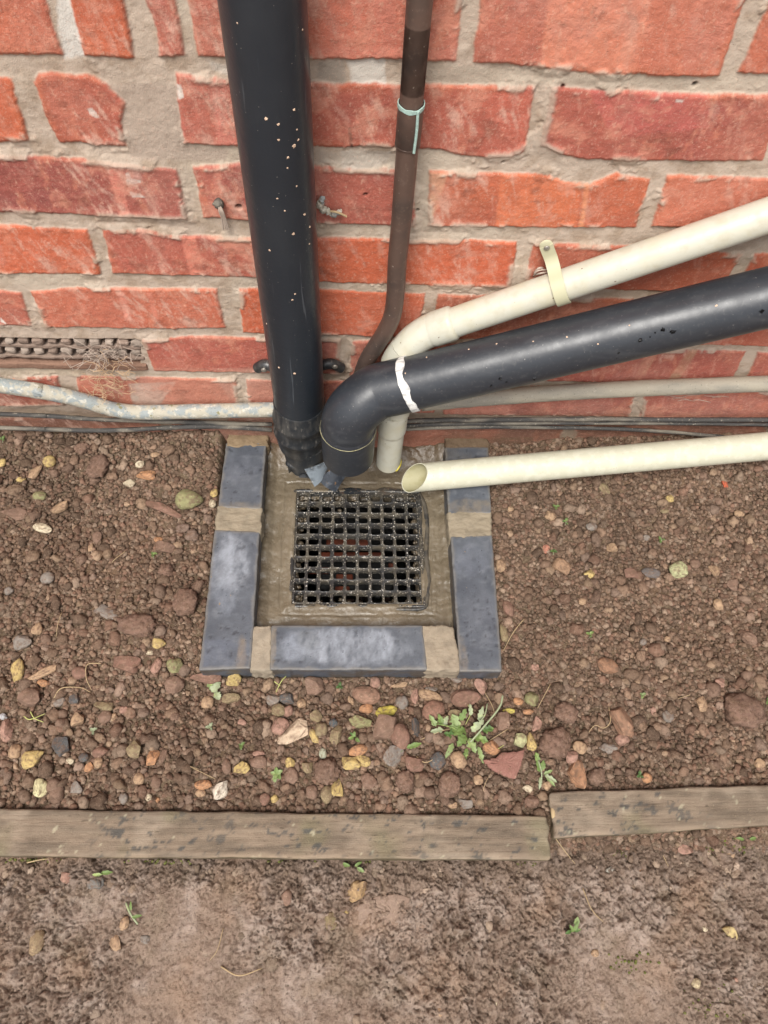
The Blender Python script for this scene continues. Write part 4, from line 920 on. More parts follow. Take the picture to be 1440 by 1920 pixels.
# u, v, width, height (pixels of the photo), turn in degrees, colour, kind: p pebble, s stone with corners, c earthy clod, f flat shard; then an own label if it has one
ST = [(95,867,25,26,0,YEL,'p'),(66,890,22,40,-22,TAN_,'s'),(42,901,22,11,0,YEL,'p'),(6,871,16,20,0,YEL,'p'),(185,880,44,52,0,RBR,'c',"dark reddish round clod below the left cables"),(157,842,34,26,0,RBR,'c'),(264,873,18,14,0,CRM,'s'),
(275,896,38,20,8,ORA,'s'),(246,909,27,16,-8,CRM,'s'),(291,855,18,12,0,TAN_,'p'),(32,921,42,24,10,OLI,'c'),(75,933,28,19,0,GRN,'p'),(115,954,36,20,30,TAN_,'s'),(81,992,40,19,-10,CRM,'p','cream mottled pebble near the left border of the picture'),
(29,963,54,32,0,BRO,'f'),(356,941,54,40,0,GRN,'p','lichen-green rounded stone left of the short edging brick'),(306,956,80,20,-22,RBR,'s','long stick-shaped brown stone below the lichen-green stone'),(399,946,15,17,0,CRM,'p'),(402,927,15,17,0,YEL,'p'),
(344,992,28,20,0,GRY,'c'),(361,1007,28,26,0,GRY,'c'),(297,1014,17,12,0,ORA,'p'),(311,1029,38,28,20,BRO,'s'),(172,1029,12,19,0,TAN_,'p'),(183,1010,19,25,0,BRO,'p'),(63,1045,28,28,0,OLI,'c'),(92,1087,28,24,0,GRY,'p'),(19,1110,19,16,0,GRY,'p'),
(312,1071,32,30,0,RBR,'c'),(200,1151,50,27,-20,GRY,'f','flat pale grey stone above the big reddish clod on the left'),(260,1174,82,50,-5,RBR,'c','big reddish lump of earth on the left half of the bed'),(354,1132,58,56,0,RBR,'c'),(72,1181,21,23,0,TAN_,'p'),(44,1207,34,26,30,GRY,'s'),
(300,1210,26,20,0,YEL,'s'),(281,1225,15,9,0,CRM,'p'),(236,1246,60,34,-5,RBR,'s'),(152,1263,30,25,0,RBR,'p'),(329,1250,31,28,0,GRN,'p'),(36,1259,26,42,15,YEL,'s'),(81,1264,58,18,28,TAN_,'s'),(385,1273,62,22,0,RBR,'s','broken piece of red brick at the front left corner of the edging'),
(328,1287,38,32,0,BRO,'p'),(83,1282,26,13,-15,ORA,'p'),(295,1250,20,32,-15,PNKS,'p'),(437,1277,32,23,0,YEL,'s','mottled yellow stone right of the broken brick piece'),(390,1319,24,24,0,TAN_,'p'),(433,1312,38,21,18,OLI,'s'),(61,1312,46,38,0,BRO,'s'),
(141,1313,21,21,0,DGR,'s'),(114,1318,24,15,20,GRY,'s'),(197,1325,37,21,5,OLI,'s'),(233,1332,17,14,0,PNKS,'p'),(199,1346,24,25,-30,BRO,'p'),(213,1346,12,17,-20,TAN_,'p'),(14,1372,30,42,0,PNKS,'s'),(150,1352,27,26,0,TAN_,'s'),(117,1404,38,42,0,DGR,'s'),
(32,1411,28,26,20,TAN_,'p'),(63,1426,40,34,0,YEL,'s','large pale yellow stone right of the pinkish block at the left border'),(134,1428,17,14,0,CRM,'p'),(168,1440,19,19,0,ORA,'s'),(186,1432,19,21,0,TAN_,'p'),(289,1424,25,33,-10,ORA,'s'),(307,1419,14,27,-15,BRO,'p'),(190,1411,29,22,0,RBR,'p'),
(256,1404,34,38,20,OLI,'s'),(78,1478,31,33,0,(214,208,160),'p','round very pale yellow pebble just behind the left board'),(262,1462,21,23,0,TAN_,'p'),(233,1498,19,21,0,GRY,'p'),(294,1502,23,11,10,ORA,'s'),(280,1496,12,13,0,CRM,'p'),(415,1483,30,33,0,(226,216,196),'s','bright white chalky stone behind the left board'),
(383,1473,35,19,0,ORA,'p'),(378,1488,22,14,0,TAN_,'p'),(426,1437,19,30,10,BRO,'p'),(453,1442,33,24,-8,YEL,'s'),(144,1480,24,27,20,GRY,'s'),(8,1345,17,12,-30,(190,196,200),'p'),(159,1422,20,18,0,DGR,'p'),(540,1313,34,24,0,DGR,'s','shiny dark slate stone below the front edging brick'),
(513,1313,27,23,0,GRY,'s'),(522,1333,33,25,0,OLI,'p'),(525,1363,37,32,0,PNKS,'p'),(551,1376,76,38,40,(218,196,168),'f','large flat cream stone in the middle of the front soil'),(593,1345,23,26,20,OLI,'s'),(602,1369,26,26,0,OLI,'p'),(589,1382,14,29,25,YEL,'p'),
(593,1290,42,38,0,BRO,'s'),(689,1305,60,35,-8,(150,116,96),'p','largest smooth brown stone below the front edging brick'),(704,1282,22,23,0,PNKS,'p'),(686,1331,27,18,10,ORA,'p'),(724,1336,43,22,15,(204,190,84),'p','bright yellow oblong pebble in the middle of the front soil'),(679,1355,50,24,0,GRN,'s'),
(625,1357,17,17,0,(60,76,84),'p'),(630,1379,24,36,-25,OLI,'s'),(671,1408,37,22,8,ORA,'p'),(657,1432,38,30,-40,YEL,'s'),(678,1427,35,20,-10,YEL,'p'),(612,1447,56,50,0,BRO,'c'),(544,1432,20,21,0,YEL,'p'),(577,1438,23,25,0,OLI,'s'),(547,1457,28,33,0,BRO,'p'),
(606,1414,16,21,0,(176,184,160),'p'),(586,1486,25,26,0,BRO,'p'),(612,1490,26,32,-15,OLI,'p'),(634,1480,27,38,0,YEL,'s'),(515,1498,16,15,0,YEL,'p'),(496,1500,22,22,0,RBR,'p'),(690,1466,35,29,-10,BRO,'s'),(735,1420,46,36,0,GRY,'s','grey-green angular stone right of the yellow pebble pair'),
(486,1430,33,22,0,BRO,'p'),(486,1414,25,12,0,PNKS,'p'),(454,1356,18,14,0,PNKS,'p'),(540,1336,20,24,-30,PNKS,'p'),(566,1320,19,17,0,TAN_,'p'),(658,1315,12,19,20,TAN_,'p'),(753,1319,26,28,0,GRY,'p'),(807,1308,50,23,-20,TAN_,'p'),(814,1335,48,38,-10,(146,108,90),'p'),
(871,1311,60,36,5,RBR,'p','big oval reddish stone above the leafy weed'),(778,1308,17,32,-15,PNKS,'s'),(724,1370,52,46,0,BRO,'s'),(750,1383,38,46,0,RBR,'p'),(780,1363,18,44,0,(58,60,60),'s','upright dark slate sliver left of the leafy weed'),(779,1434,42,32,-10,RBR,'s'),
(820,1428,32,34,0,DGR,'p'),(858,1427,34,32,0,TAN_,'p'),(920,1404,35,26,0,ORA,'p','orange pebble at the right of the leafy weed'),(971,1392,29,28,0,(186,190,140),'s'),(993,1393,22,33,5,YEL,'s'),(1041,1395,72,60,0,RBR,'c','largest round reddish clod right of the leafy weed'),
(1085,1403,27,25,0,TAN_,'p'),(1068,1418,27,28,0,PNKS,'s'),(1079,1451,36,56,0,(168,124,92),'s','upright orange-brown block above the right board'),(955,1334,27,10,-3,(196,184,90),'p'),(971,1316,20,15,0,ORA,'p'),(996,1313,30,28,0,GRN,'p'),(990,1336,25,10,0,ORA,'p'),
(1005,1357,21,29,0,PNKS,'s'),(939,1351,30,38,0,BRO,'s'),(760,1465,40,44,0,RBR,'c'),(843,1474,48,48,0,RBR,'c'),(896,1464,19,20,0,TAN_,'p'),(872,1507,27,19,0,GRY,'s'),(849,1510,18,12,0,TAN_,'p'),(988,1480,21,14,-15,CRM,'s'),(1024,1473,18,20,0,TAN_,'p'),(996,1504,30,24,0,RBR,'c'),
(1002,1253,17,12,0,PNKS,'s'),(902,1290,32,28,-20,PNKS,'s'),(856,1350,36,34,0,OLI,'s'),(855,1276,24,11,0,GRY,'s'),(807,1294,26,11,0,GRY,'s'),(748,1285,36,10,5,TAN_,'s'),(938,1064,20,27,0,TAN_,'p','tan pebble touching the right row of edging bricks'),
(1053,1066,42,28,-40,(160,128,100),'p','long oval tan stone on the soil right of the drain'),(1023,1032,14,18,0,(196,128,106),'s'),(1030,970,22,18,-35,TAN_,'p'),(1133,921,20,27,10,OLI,'s'),(1254,938,18,15,0,YEL,'p'),(1245,960,19,10,0,OLI,'p'),(1357,909,11,15,0,(216,96,62),'s','tiny bright orange-red fragment under the cut pipe on the right'),
(1219,1077,38,21,0,(98,94,92),'p','dark grey oblong pebble beside the lichen-covered one'),(1268,1071,40,33,20,(184,188,140),'p','pale green lichen-covered stone on the right soil'),(1146,1032,23,21,0,TAN_,'s'),(1178,1079,25,27,30,RBR,'s'),(1344,1137,20,25,0,TAN_,'p'),(1400,1198,34,26,-40,BRO,'p'),
(1371,1100,27,21,0,BRO,'s'),(1138,1252,42,30,-30,(150,112,86),'p'),(1348,1281,22,20,0,PNKS,'s'),(1162,1355,40,60,10,(152,116,92),'s','tall brown stone with a hole on the right soil'),(1386,1338,84,70,0,RBR,'c','largest lump of earth near the right border'),(1164,1389,29,23,0,PNKS,'p'),
(1138,1406,36,20,-8,GRY,'s'),(1211,1459,20,19,0,ORA,'p'),(1422,1432,22,18,0,TAN_,'p'),(1221,1333,14,17,0,PNKS,'s'),(1312,1320,25,32,0,TAN_,'s'),(952,1143,22,32,20,RBR,'p'),(942,1188,18,36,8,OLI,'p'),(1337,1071,26,20,-45,TAN_,'s'),(1057,1338,52,40,0,RBR,'c'),(1117,1457,40,36,0,BRO,'c'),
(1384,965,21,12,-10,TAN_,'p'),(956,957,14,12,0,TAN_,'p'),(1104,1078,22,16,20,YEL,'s'),(1250,1345,22,22,0,GRY,'p'),(1210,1010,16,12,0,GRY,'p'),(1108,990,22,16,0,GRY,'p'),(1300,1060,22,20,0,BRO,'p'),(1090,1130,16,14,0,TAN_,'p'),(1205,1205,15,13,0,GRY,'p'),(1250,1200,14,12,0,TAN_,'p')]
MUDST = [(667,1670,50,32,25,(176,146,104),'s'),(180,1657,32,28,10,(112,112,108),'s'),(538,1683,22,28,0,(140,112,96),'p'),(70,1768,30,46,0,(150,130,98),'p'),(233,1732,19,26,-15,TAN_,'p'),(218,1769,24,26,0,TAN_,'s'),(645,1710,17,11,0,YEL,'p'),(1368,1748,28,28,0,(200,180,124),'s'),
(1368,1600,19,17,0,TAN_,'p'),(1305,1843,22,18,0,(190,176,140),'p'),(1143,1632,17,12,10,(178,178,166),'p'),(273,1762,20,15,0,GRY,'s'),(125,1645,22,22,0,PNKS,'s'),(1202,1634,18,10,0,ORA,'p'),(1320,1740,13,12,0,CRM,'p'),(958,1665,12,9,0,YEL,'p'),(825,1896,16,18,0,TAN_,'p'),(1116,1788,18,14,0,TAN_,'p'),(1379,1838,12,10,0,PNKS,'p'),(620,1730,26,36,0,OLI,'p'),(1283,1595,34,22,0,PNKS,'s'),(930,1880,26,12,10,CRM,'p')]
def stone(spec, mudz=False):
    u, v, w_, h_, ang, colr_, kind = spec[:7]; p = onground(u, v); dep = np.linalg.norm(p-CAM); sc = dep*math.cos(math.atan(math.hypot(u-720, v-960)/FPX))/FPX
    a_, b_ = w_*sc/2, h_*sc/2*1.05; q = min(a_, b_); hz_ = q*{'p': .7, 's': .7, 'c': .55, 'f': .28}[kind]
    seed = int(u*7+v*13) % 9973; r = np.random.default_rng(seed); big = max(w_, h_) > 30
    V, F = ico(4 if big else 3); N0 = V.copy()
    e = {'p': 1.0, 's': .82, 'c': .95, 'f': .72}[kind]
    V = np.sign(V)*np.abs(V)**e
    k = r.normal(size=(4, 3)); ph = r.random(4)*6
    amp = {'p': .10, 's': .13, 'c': .11, 'f': .16}[kind]
    f = 1+amp*np.sin(N0@k[0]*1.4+ph[0])+amp*.6*np.sin(N0@k[1]*2.4+ph[1])+amp*.4*np.sin(N0@k[2]*4+ph[2])
    if kind == 'c': f += .34*fbm(N0[:, 0]+seed, N0[:, 1]+N0[:, 2]*.7, 4.5, seed % 9, 5, .72)
    else: f += .05*fbm(N0[:, 0]+seed, N0[:, 1]+N0[:, 2]*.7, 3, seed % 9, 4)
    V = V*f[:, None]; tc_ = f/np.median(f)
    if kind in 'sfp':
        for _ in range({'s': 8, 'f': 5, 'p': 3}[kind]):
            n = r.normal(size=3); n[2] *= .35 if kind == 'f' else .8; n /= np.linalg.norm(n); d = V@n; lim = r.uniform(.55, .8) if kind != 'p' else r.uniform(.72, .9); m = d > lim; V[m] -= n[None]*((d[m]-lim)*.97)[:, None]
    mx_ = np.abs(V[:, :2]).max(0); V[:, 0] *= a_/mx_[0]; V[:, 1] *= b_/mx_[1]; V[:, 2] *= hz_
    t = R_(ang); V = np.c_[V[:, 0]*math.cos(t)-V[:, 1]*math.sin(t), V[:, 0]*math.sin(t)+V[:, 1]*math.cos(t), V[:, 2]]
    mt = .15 if kind != 'c' else .75; c = A(*[q*(1-mt)+w0*mt for q, w0 in zip(colr_, (126, 102, 88))], .92); x, y = N0[:, 0]*1.3+seed*.13, N0[:, 1]*1.3+N0[:, 2]
    col = np.zeros((len(V), 3))+c; col = mixc(col, .5*ss(-.1, .5, fbm(x, y, 1.3, seed % 7, 4)), c*.68); col = mixc(col, .4*ss(.1, .6, fbm(x, y, 2.6, (seed+3) % 7, 3)), A(134, 106, 86))
    col *= (1+.42*fbm(N0[:, 0]*1.2+seed, N0[:, 1]+N0[:, 2], 5, 3, 4, .7))[:, None]
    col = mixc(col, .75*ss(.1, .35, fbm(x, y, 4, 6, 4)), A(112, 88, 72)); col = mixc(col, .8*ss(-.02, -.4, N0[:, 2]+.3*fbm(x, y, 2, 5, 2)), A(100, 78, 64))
    nm = {'p': 'pebble', 's': 'stone', 'c': 'soil_clod', 'f': 'flat_stone'}[kind]
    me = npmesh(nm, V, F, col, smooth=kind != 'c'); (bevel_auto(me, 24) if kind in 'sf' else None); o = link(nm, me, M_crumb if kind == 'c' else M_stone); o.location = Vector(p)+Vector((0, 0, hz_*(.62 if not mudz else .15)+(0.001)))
    return o
_px = []
for s_ in ST+MUDST:
    p = onground(s_[0], s_[1]); _px.append((p[0], p[1], max(s_[2], s_[3])*.00072*.5*.62+.001))
_px = np.array(_px)
def clear_of_stones(x, y, r):
    ok = np.ones(len(x), bool)
    for a_, b_, q in _px: ok &= (x-a_)**2+(y-b_)**2 > (q+r*.7)**2
    return ok
tag(crumbs('soil_crumbs', 60000, .0013, .0046, 1.8, 1, (-.70, .86, -.60, .0), .45), 'fine crumbly brown soil between the wall and the boards', 'soil')
frontdens = lambda x, y: .45+.55*ss(-.36, -.40, y)
tag(crumbs('soil_gravel', 8500, .0032, .0092, 3.4, 2, (-.68, .84, -.60, .0), .42, frontdens, PALC), 'small brown clods and gravel lying in the soil', 'gravel')
tag(crumbs('mud_crumbs', 3000, .0015, .007, 2.4, 2, (-.55, .65, -.86, -.60), -.1, lambda x, y: .03+.97*ss(-.655, -.615, y), [A(150, 130, 112), A(160, 140, 121), A(138, 118, 101), A(170, 150, 132)], (.4, .7)), 'wet brown mud crumbs below the boards', 'mud')

LM = [(u_[0], u_[1], u_[7].split(' below')[0].split(' left of')[0].split(' right of')[0].split(' near')[0].split(' above')[0].split(' just')[0].split(' behind')[0].split(' at the')[0].split(' in the')[0].split(' beside')[0].split(' touching')[0].split(' on the')[0].split(' under')[0]) for u_ in ST if len(u_) > 7]
LM = [(a_, b_, t) for a_, b_, t in LM if 'lump' not in t]+[(408,1262,'front left corner of the edging'),(930,1262,'front right corner of the edging'),(655,1262,'middle of the front edging brick'),(385,1000,'mortar joint of the left row'),(930,985,'mortar joint of the right row'),(1030,1500,'gap between the boards'),(60,800,'left cable end'),(872,1375,'leafy weed')]
used = {}
def autolabel(u, v, w_, h_, c, kind, lms):
    cands = sorted(lms, key=lambda l: math.hypot(l[0]-u, l[1]-v))
    size = 'tiny' if max(w_, h_) < 17 else 'small' if max(w_, h_) < 27 else 'medium' if max(w_, h_) < 42 else 'large'
    cn = CN.get(c) or ('pale' if min(c) > 150 else 'brown'); kn = {'p': 'rounded pebble', 's': 'angular stone', 'c': 'earthy clod', 'f': 'flat slab'}[kind]
    for l in cands:
        dx, dy = u-l[0], v-l[1]; cm = max(1, round(math.hypot(dx, dy)/13.5))
        if cm < 2 and l[0] == u: continue
        hd = 'right' if dx > 0 else 'left'; vd = 'below' if dy > 0 else 'above'
        d = (hd+' of') if abs(dx) > 2.2*abs(dy) else vd if abs(dy) > 2.2*abs(dx) else vd+' and '+hd+' of'
        t = f'{size} {cn} {kn} about {cm} cm {d} the {l[2]}'
        if len(t.split()) > 16: t = f'{size} {cn} {kn} {cm} cm {d} the {l[2]}'
        key = ''.join(ch for ch in t if not ch.isdigit()).replace('about ', '')
        if key not in used and len(t.split()) <= 16: used[key] = 1; return t
    return f'{size} {cn} {kn} on the soil'
for s_ in ST:
    o = stone(s_); lab = s_[7] if len(s_) > 7 else autolabel(*s_[:4], s_[5], s_[6], LM)
    tag(o, lab, {'p': 'pebble', 's': 'stone', 'c': 'clod', 'f': 'stone'}[s_[6]], 'stones and clods lying on the soil')
ML = [(30,1612,'lower edge of the left board'),(1025,1615,'broken board end'),(1400,1560,'lower edge of the right board'),(1072,1745,'green sprout in the mud'),(250,1715,'grass stalk lying in the mud'),(742,1705,'smooth clay slab in the mud'),(455,1815,'bent straw in the mud')]
for s_ in MUDST:
    o = stone(s_, True); tag(o, autolabel(*s_[:4], s_[5], s_[6], ML), 'stone', 'stones trodden into the mud')
# two flat pieces with outlines of their own
def shard(name, uvs, z, t, c, label, tilt=0):
    P = [onz(u, v, z) for u, v in uvs]; P = smoothless(P); ctr = np.mean(P, 0); n = len(P); rings = []
    for k, (s, dz) in enumerate([(.90, -t), (1.0, -t*.5), (1.0, t*.25), (.95, t*.5), (.7, t*.62), (.35, t*.7)]):
        for i, p in enumerate(P): q = ctr+(p-ctr)*s; rings.append((q[0], q[1], z+dz+tilt*(q[0]-ctr[0])+.0007*math.sin(i*1.7+k*2.1)))
    V = np.array(rings+[(ctr[0], ctr[1], z+t*.72)]); F = [(k*n+i, k*n+(i+1) % n, (k+1)*n+(i+1) % n, (k+1)*n+i) for k in range(5) for i in range(n)]+[(5*n+i, 5*n+(i+1) % n, 6*n, 6*n) for i in range(n)]
    me = polymesh(name, [(V-ctr, F)]); cc = A(*c)*(1+.12*fbm(V[:, 0], V[:, 1], 150, 3, 3))[:, None]; setcol(me, cc); o = link(name, me, M_stone); o.location = ctr; return tag(o, label, 'stone')
def smoothless(P):
    o = []
    for i in range(len(P)):
        a_, b_ = P[i], P[(i+1) % len(P)]
        for t in np.linspace(0, 1, 8, endpoint=False): o.append(a_*(1-t)+b_*t+np.array([rng.normal(), rng.normal(), 0])*.0005)
    return o
shard('red_shard', [(905,1425),(930,1420),(940,1412),(982,1408),(975,1440),(965,1462),(938,1452),(915,1438)], .006, .005, (146, 104, 92), 'flat triangular red tile shard right of the leafy weed', .1)
shard('clay_slab', [(668,1700),(700,1682),(745,1676),(790,1690),(810,1720),(790,1748),(720,1752),(672,1735)], gz(.02, -.66)+.001, .0035, (150, 128, 112), 'smooth brown clay slab trodden into the mud below the left board')

# ------------------------------------------------------------------ weeds, sprouts and straw
def leaf(L, W, lobes=0, curl=.3, seed=0, fold=.25):
    """a leaf along +x with a midrib fold; returns V,F"""
    n, m = 14, 4; r = np.random.default_rng(seed); V = []
    for i in range(n+1):
        t = i/n; w_ = W/2*(math.sin(math.pi*min(1, t**.8))**.8+.06)
        if lobes: w_ *= .55+.45*abs(math.sin(t*math.pi*lobes))
        if i == n: w_ = W*.01
        z = L*curl*(t-t*t*1.5); 
        for j in range(-m, m+1): V.append((L*t+(abs(j)/m)*L*.04*(1 if lobes else 0), w_*j/m*(1+.15*r.normal()*(abs(j) == m)), z+fold*abs(w_*j/m)+.03*W*r.normal()))
    k = 2*m+1; return np.array(V), np.array([(i*k+j, (i+1)*k+j, (i+1)*k+j+1, i*k+j+1) for i in range(n) for j in range(k-1)])
def turn(V, yaw, pitch):
    c, s = math.cos(pitch), math.sin(pitch); V = np.c_[V[:, 0]*c-V[:, 2]*s, V[:, 1], V[:, 0]*s+V[:, 2]*c]
    c, s = math.cos(yaw), math.sin(yaw); return np.c_[V[:, 0]*c-V[:, 1]*s, V[:, 0]*s+V[:, 1]*c, V[:, 2]]
G1, G2, G3, G4 = A(106, 126, 68), A(132, 148, 96), A(76, 102, 50), A(150, 158, 124)
def leafobj(VFs, cols, parent, name='leaf'):
    for (V, F), c in zip(VFs, cols):
        me = npmesh(name, V, F, np.clip(c*(1+.18*fbm(V[:, 0]*1+3, V[:, 1]+5, 150, 4, 3))[:, None], 0, 1)); o = link(name, me, M_leaf, parent)
def plant(u, v, specs, label, z=.004, name='weed', cat='weed', stems=(), group=None):
    p = onground(u, v)+np.array([0, 0, z]); e = empty(name, p, label, cat, group); r = np.random.default_rng(int(u+v))
    for (du, dv, L, W, yaw, pitch, lob, c) in specs:
        if name == 'sprout': L, W = L*.75, W*.75
        if name == 'weed': L, W = L*.86, W*.80
        V, F = leaf(L/1000, W/1000, lob, .25, int(du*3+dv*7+L*10) % 999, .25); V = turn(V, R_(yaw), R_(pitch)); V += np.array([du, -dv, 0])*.00072+np.array([0, 0, .002+.004*r.random()])
        leafobj([(V, F)], [c], e)
    for pts, rr, c in stems:
        P = [np.array([du, -dv, 0])*.00072+np.array([0, 0, h]) for du, dv, h in pts]; me = polymesh('stem', [tube(smoothpath(P, 5), rr, 6)]); setcol(me, np.tile(c, (len(me.vertices), 1))); link('stem', me, M_leaf, e)
    return e
plant(872, 1375, [
 (-5,5,26,17,150,20,3,G1),(-15,-5,24,18,110,25,2,G2),(0,5,22,16,230,10,3,G1),(5,10,24,14,290,10,3,G2),(10,0,26,14,40,25,3,G4),(15,8,22,15,335,20,2,G1),(-25,20,26,8,240,5,0,G2),(20,25,26,9,285,5,4,G2),
 (-40,-5,22,10,190,15,2,G4),(-10,-20,20,12,60,30,3,G1),(25,-20,24,10,70,30,4,G4),(-55,-10,20,10,120,15,2,G2),(0,-5,18,15,200,35,2,G1),(12,-30,18,8,95,25,3,G4),(40,15,24,9,310,5,4,G2),(0,28,20,9,255,5,3,G1),(-20,8,20,14,170,30,3,G3),(30,-2,18,14,10,15,2,G3)],
 'bushy weed with jagged pale green leaves among the stones in front of the drain',
 stems=[([(0,25,.002),(30,-5,.012),(62,-40,.018),(70,-62,.020)], .0013, G4), ([(-5,0,.005),(-30,-8,.01),(-55,-15,.006)], .0008, G1), ([(20,-10,.01),(35,-28,.014),(42,-50,.012)], .0008, G4)])
plant(1012, 1450, [(0,0,18,10,110,20,2,G1),(0,-3,16,9,70,20,0,G1),(5,5,20,8,330,10,3,G4),(8,8,18,6,310,10,2,G2),(-2,8,18,5,260,0,0,G4),(-4,-18,14,10,100,15,2,G1),(4,3,15,6,20,15,2,G2)], 'small leafy sprout just behind the left tip of the right board', stems=[([(0,18,.0),(0,0,.006),(-4,-20,.008)], .0009, G4)])
plant(520, 1453, [(0,0,10,7,30,20,0,G2),(0,0,10,7,100,20,0,G1),(0,0,10,7,170,20,0,G2),(0,0,9,7,240,20,0,G2),(0,0,10,7,310,20,0,G1),(2,4,8,6,200,30,0,G1),(-4,4,9,7,280,10,0,G2)], 'little rosette of round leaves behind the left board')
plant(663, 1385, [(0,0,9,6,80,25,0,G1),(0,0,9,6,200,15,0,G1),(3,2,9,6,320,15,0,G1),(0,-2,8,4,140,15,0,G3)], 'tiny green seedling between stones under the front edging brick')
plant(407, 1296, [(-8,6,20,16,50,15,2,G4),(-4,0,16,13,130,15,2,G2),(0,5,14,12,300,5,0,G4)], 'pale crumpled leaf beside the broken red brick piece')
plant(800, 1398, [(-38,6,24,8,15,8,0,G1),(-44,8,22,8,195,5,0,G1)], 'narrow green leaf left of the bushy weed')
plant(828, 1362, [(0,0,18,9,110,15,0,G1),(2,0,16,9,60,20,0,G4)], 'folded grey-green leaf above left of the bushy weed')
for (u, v, a_, lab, c) in [(1040,955,10,'seedling with two leaves right of the drain nearest the cut pipe',G1),(1035,1038,200,'green seedling beside the pinkish chip right of the drain',G3),(1058,982,60,'tiny dark seedling right of the drain',G3),(1236,1016,120,'small three-lobed seedling on the open right soil',G1),(1103,1192,30,'small seedling in the middle of the right soil',G1),
    (1200,1306,250,'upright sprout with narrow leaves on the lower right soil',G2),(1196,1455,80,'thin sprout behind the right board beside the orange pebble',G3),(454,1400,270,'round bud-like seedling on the front left soil',G1),(290,1044,0,'tiny seedling near the left row of bricks',G1),(1436,1318,90,'green seedling at the right border of the picture',G1),(178,1372,20,'sprig with pale leaflets on the left soil',G4),(395,1365,60,'pale buds among soil below the broken brick piece',G4),(637,1290,80,'dark green seedling under the front edging brick',G3),(8,828,70,'green plant tip at the wall foot on the far left',G1)]:
    plant(u, v, [(0,0,6.5,4,a_,20,0,c*.8),(0,0,6,4,a_+130,15,0,c*.8),(1,1,5,3,a_+240,20,0,c*.7)], lab, name='seedling', cat='seedling', stems=[([(0,6,0),(1,3,.003),(0,0,.004)], .0005, G4)])
plant(1072, 1745, [(0,0,16,6,60,30,0,G1),(0,2,14,5,120,30,0,G1),(0,0,12,5,10,20,0,G3),(-3,0,12,5,200,15,0,G3),(4,-8,14,8,70,20,0,G2)], 'green sprout growing in the mud below the right board', name='sprout', cat='sprout')
plant(252, 1715, [(0,4,16,5,10,10,0,G1),(-3,-6,14,4,100,15,0,G1)], 'cut grass stalk with green blades lying in the mud', name='sprout', cat='sprout', stems=[([(-14,-18,.003),(-4,-2,.005),(10,14,.003)], .0013, G4)])
plant(200, 1638, [(-8,0,20,6,5,5,0,G1),(-4,2,16,5,180,5,0,G2)], 'limp green blade in the mud touching the left board', name='sprout', cat='sprout')
plant(665, 1625, [(-8,0,16,6,160,5,0,G1),(4,2,14,6,330,5,0,G2),(0,0,14,5,30,5,0,G1)], 'flattened green leaves in the mud close to the middle of the left board', name='sprout', cat='sprout')
plant(1395, 1575, [(-6,0,14,5,170,5,0,G1),(4,0,14,5,10,5,0,G1)], 'green blades peeping out under the right board', name='sprout', cat='sprout')
def strawobj(uvs, r, label, mat=M_straw, h=.006, name='straw', cat='straw'):
    P = []
    for i, (u, v) in enumerate(uvs):
        p = onground(u, v); P.append(p+np.array([0, 0, h+(.004 if 0 < i < len(uvs)-1 else 0)]))
    S = smoothpath(P, 6); r *= .72; me = polymesh(name, [tube(S, np.linspace(r, r*.6, len(S)), 6)]); me.transform(Matrix.Translation(-Vector(P[0]))); o = link(name, me, mat); o.location = P[0]; return tag(o, label, cat)
M_pgreen = material('pale_green_stem', A(176, 178, 110, 1), rough=.7, attr=False)
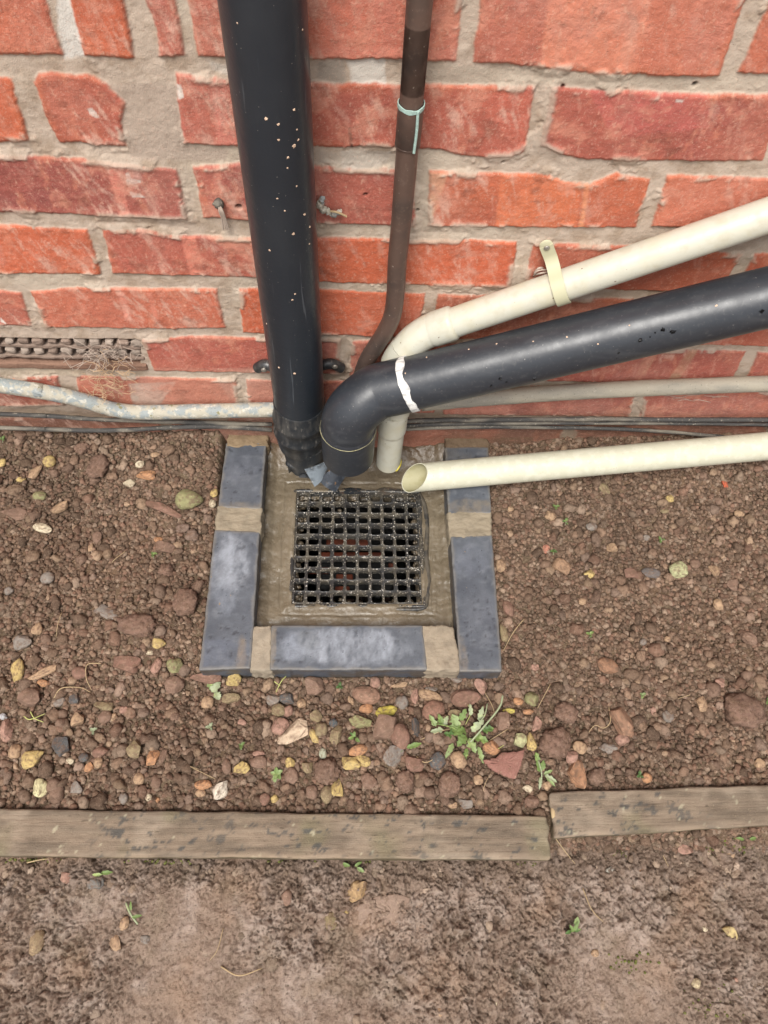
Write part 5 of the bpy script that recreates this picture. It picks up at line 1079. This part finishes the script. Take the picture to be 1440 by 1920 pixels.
for uvs, r, lab in [([(192,1246),(168,1250),(166,1275),(174,1296)],.0010,'bent dry straw like a hook on the left soil'),([(104,1311),(120,1294),(155,1293),(172,1300)],.0010,'dry straw arching towards the hooked one on the left'),([(118,1152),(113,1175),(108,1196)],.0008,'short upright straw on the left soil'),([(237,1037),(220,1053),(212,1058)],.0009,'short yellowish straw in the upper left soil'),
    ([(981,1163),(960,1190),(942,1223)],.0010,'long dry stalk leaning beside the right row of edging bricks'),([(1139,1328),(1140,1356),(1128,1368),(1112,1363),(1101,1375)],.0009,'curly pale root thread on the right soil'),([(1290,1305),(1268,1312)],.0007,'short pale twig on the lower right soil'),([(788,1388),(840,1370),(868,1378)],.0007,'thin dry runner left of the bushy weed'),
    ([(780,1420),(795,1432),(812,1425),(822,1410)],.0009,'curved pale root under the bushy weed'),([(908,1300),(922,1330),(925,1345)],.0009,'dry stalk above the bushy weed'),([(950,1369),(910,1394)],.0008,'dark thin twig right of the bushy weed'),([(1030,1285),(1006,1330)],.0008,'thin dark twig beside the greenish pebble'),
    ([(900,1500),(908,1470),(920,1450)],.0006,'fine root fibre just behind the board'),([(110,806),(128,806)],.0008,'tiny straw by the wall foot'),([(1036,1568),(1058,1600),(1076,1620)],.0009,'pale grass stem running down from the gap between the boards'),([(1240,1604),(1250,1625)],.0007,'small dry fibre in the mud below the right board'),
    ([(416,1812),(450,1828),(492,1815)],.0013,'bent straw in the mud at the lower left'),([(54,1618),(80,1613),(100,1610)],.0012,'pale straw along the lower edge of the left board'),([(420,1740),(410,1780),(395,1800)],.0008,'thin root bent through the left mud'),([(1090,1665),(1105,1705),(1128,1728)],.0010,'muddy stalk near the sprout in the mud'),([(405,1462),(360,1440),(375,1444)],.0006,'hair-thin straw left of the little rosette')]:
    strawobj(uvs, r, lab)
for uvs, lab in [([(48,1345),(62,1352),(88,1340)],'twisted yellow-green stem on the left soil'),([(60,1336),(70,1350),(85,1356)],'yellow-green stem crossing the twisted one on the left'),([(537,1270),(528,1282),(518,1300)],'yellow-green stem under the front edging brick'),([(515,1280),(526,1288)],'short pale green stem under the front edging brick'),([(905,1395),(925,1408),(945,1398)],'thin yellow-green stem below the orange pebble'),([(860,1300),(880,1335),(872,1360)],'pale green stem rising over the bushy weed')]:
    strawobj(uvs, .0011, lab, M_pgreen, name='stem', cat='stem')
def moss():
    V0, F0 = ico(1); VF = []; cs = []
    for (u, v, su, sv, n) in [(60,1612,60,5,80),(1150,1600,25,10,70),(1360,1590,60,12,90),(980,1618,30,5,40),(1180,1800,40,25,30),(1330,1880,60,30,40),(300,1616,60,4,50),(700,1614,60,4,40),(560,1614,60,4,30)]:
        for _ in range(n):
            p = onground(rng.normal(u, su*.5), rng.normal(v, sv*.5))
            if p[1] > board_front(p[0])-.001: continue
            r = rng.uniform(.0008, .0022); VF.append((V0*np.array([r, r, r*1.4])+p+np.array([0, 0, .001]), np.c_[F0, F0[:, 2]])); cs.append(np.tile(A(112, 116, 62)*rng.uniform(.6, 1.2), (len(V0), 1)))
    me = polymesh('moss', VF); setcol(me, np.vstack(cs)); tag(link('moss', me, M_crumb), 'patches of green moss in the mud along the boards', 'moss', kind='stuff')
moss()
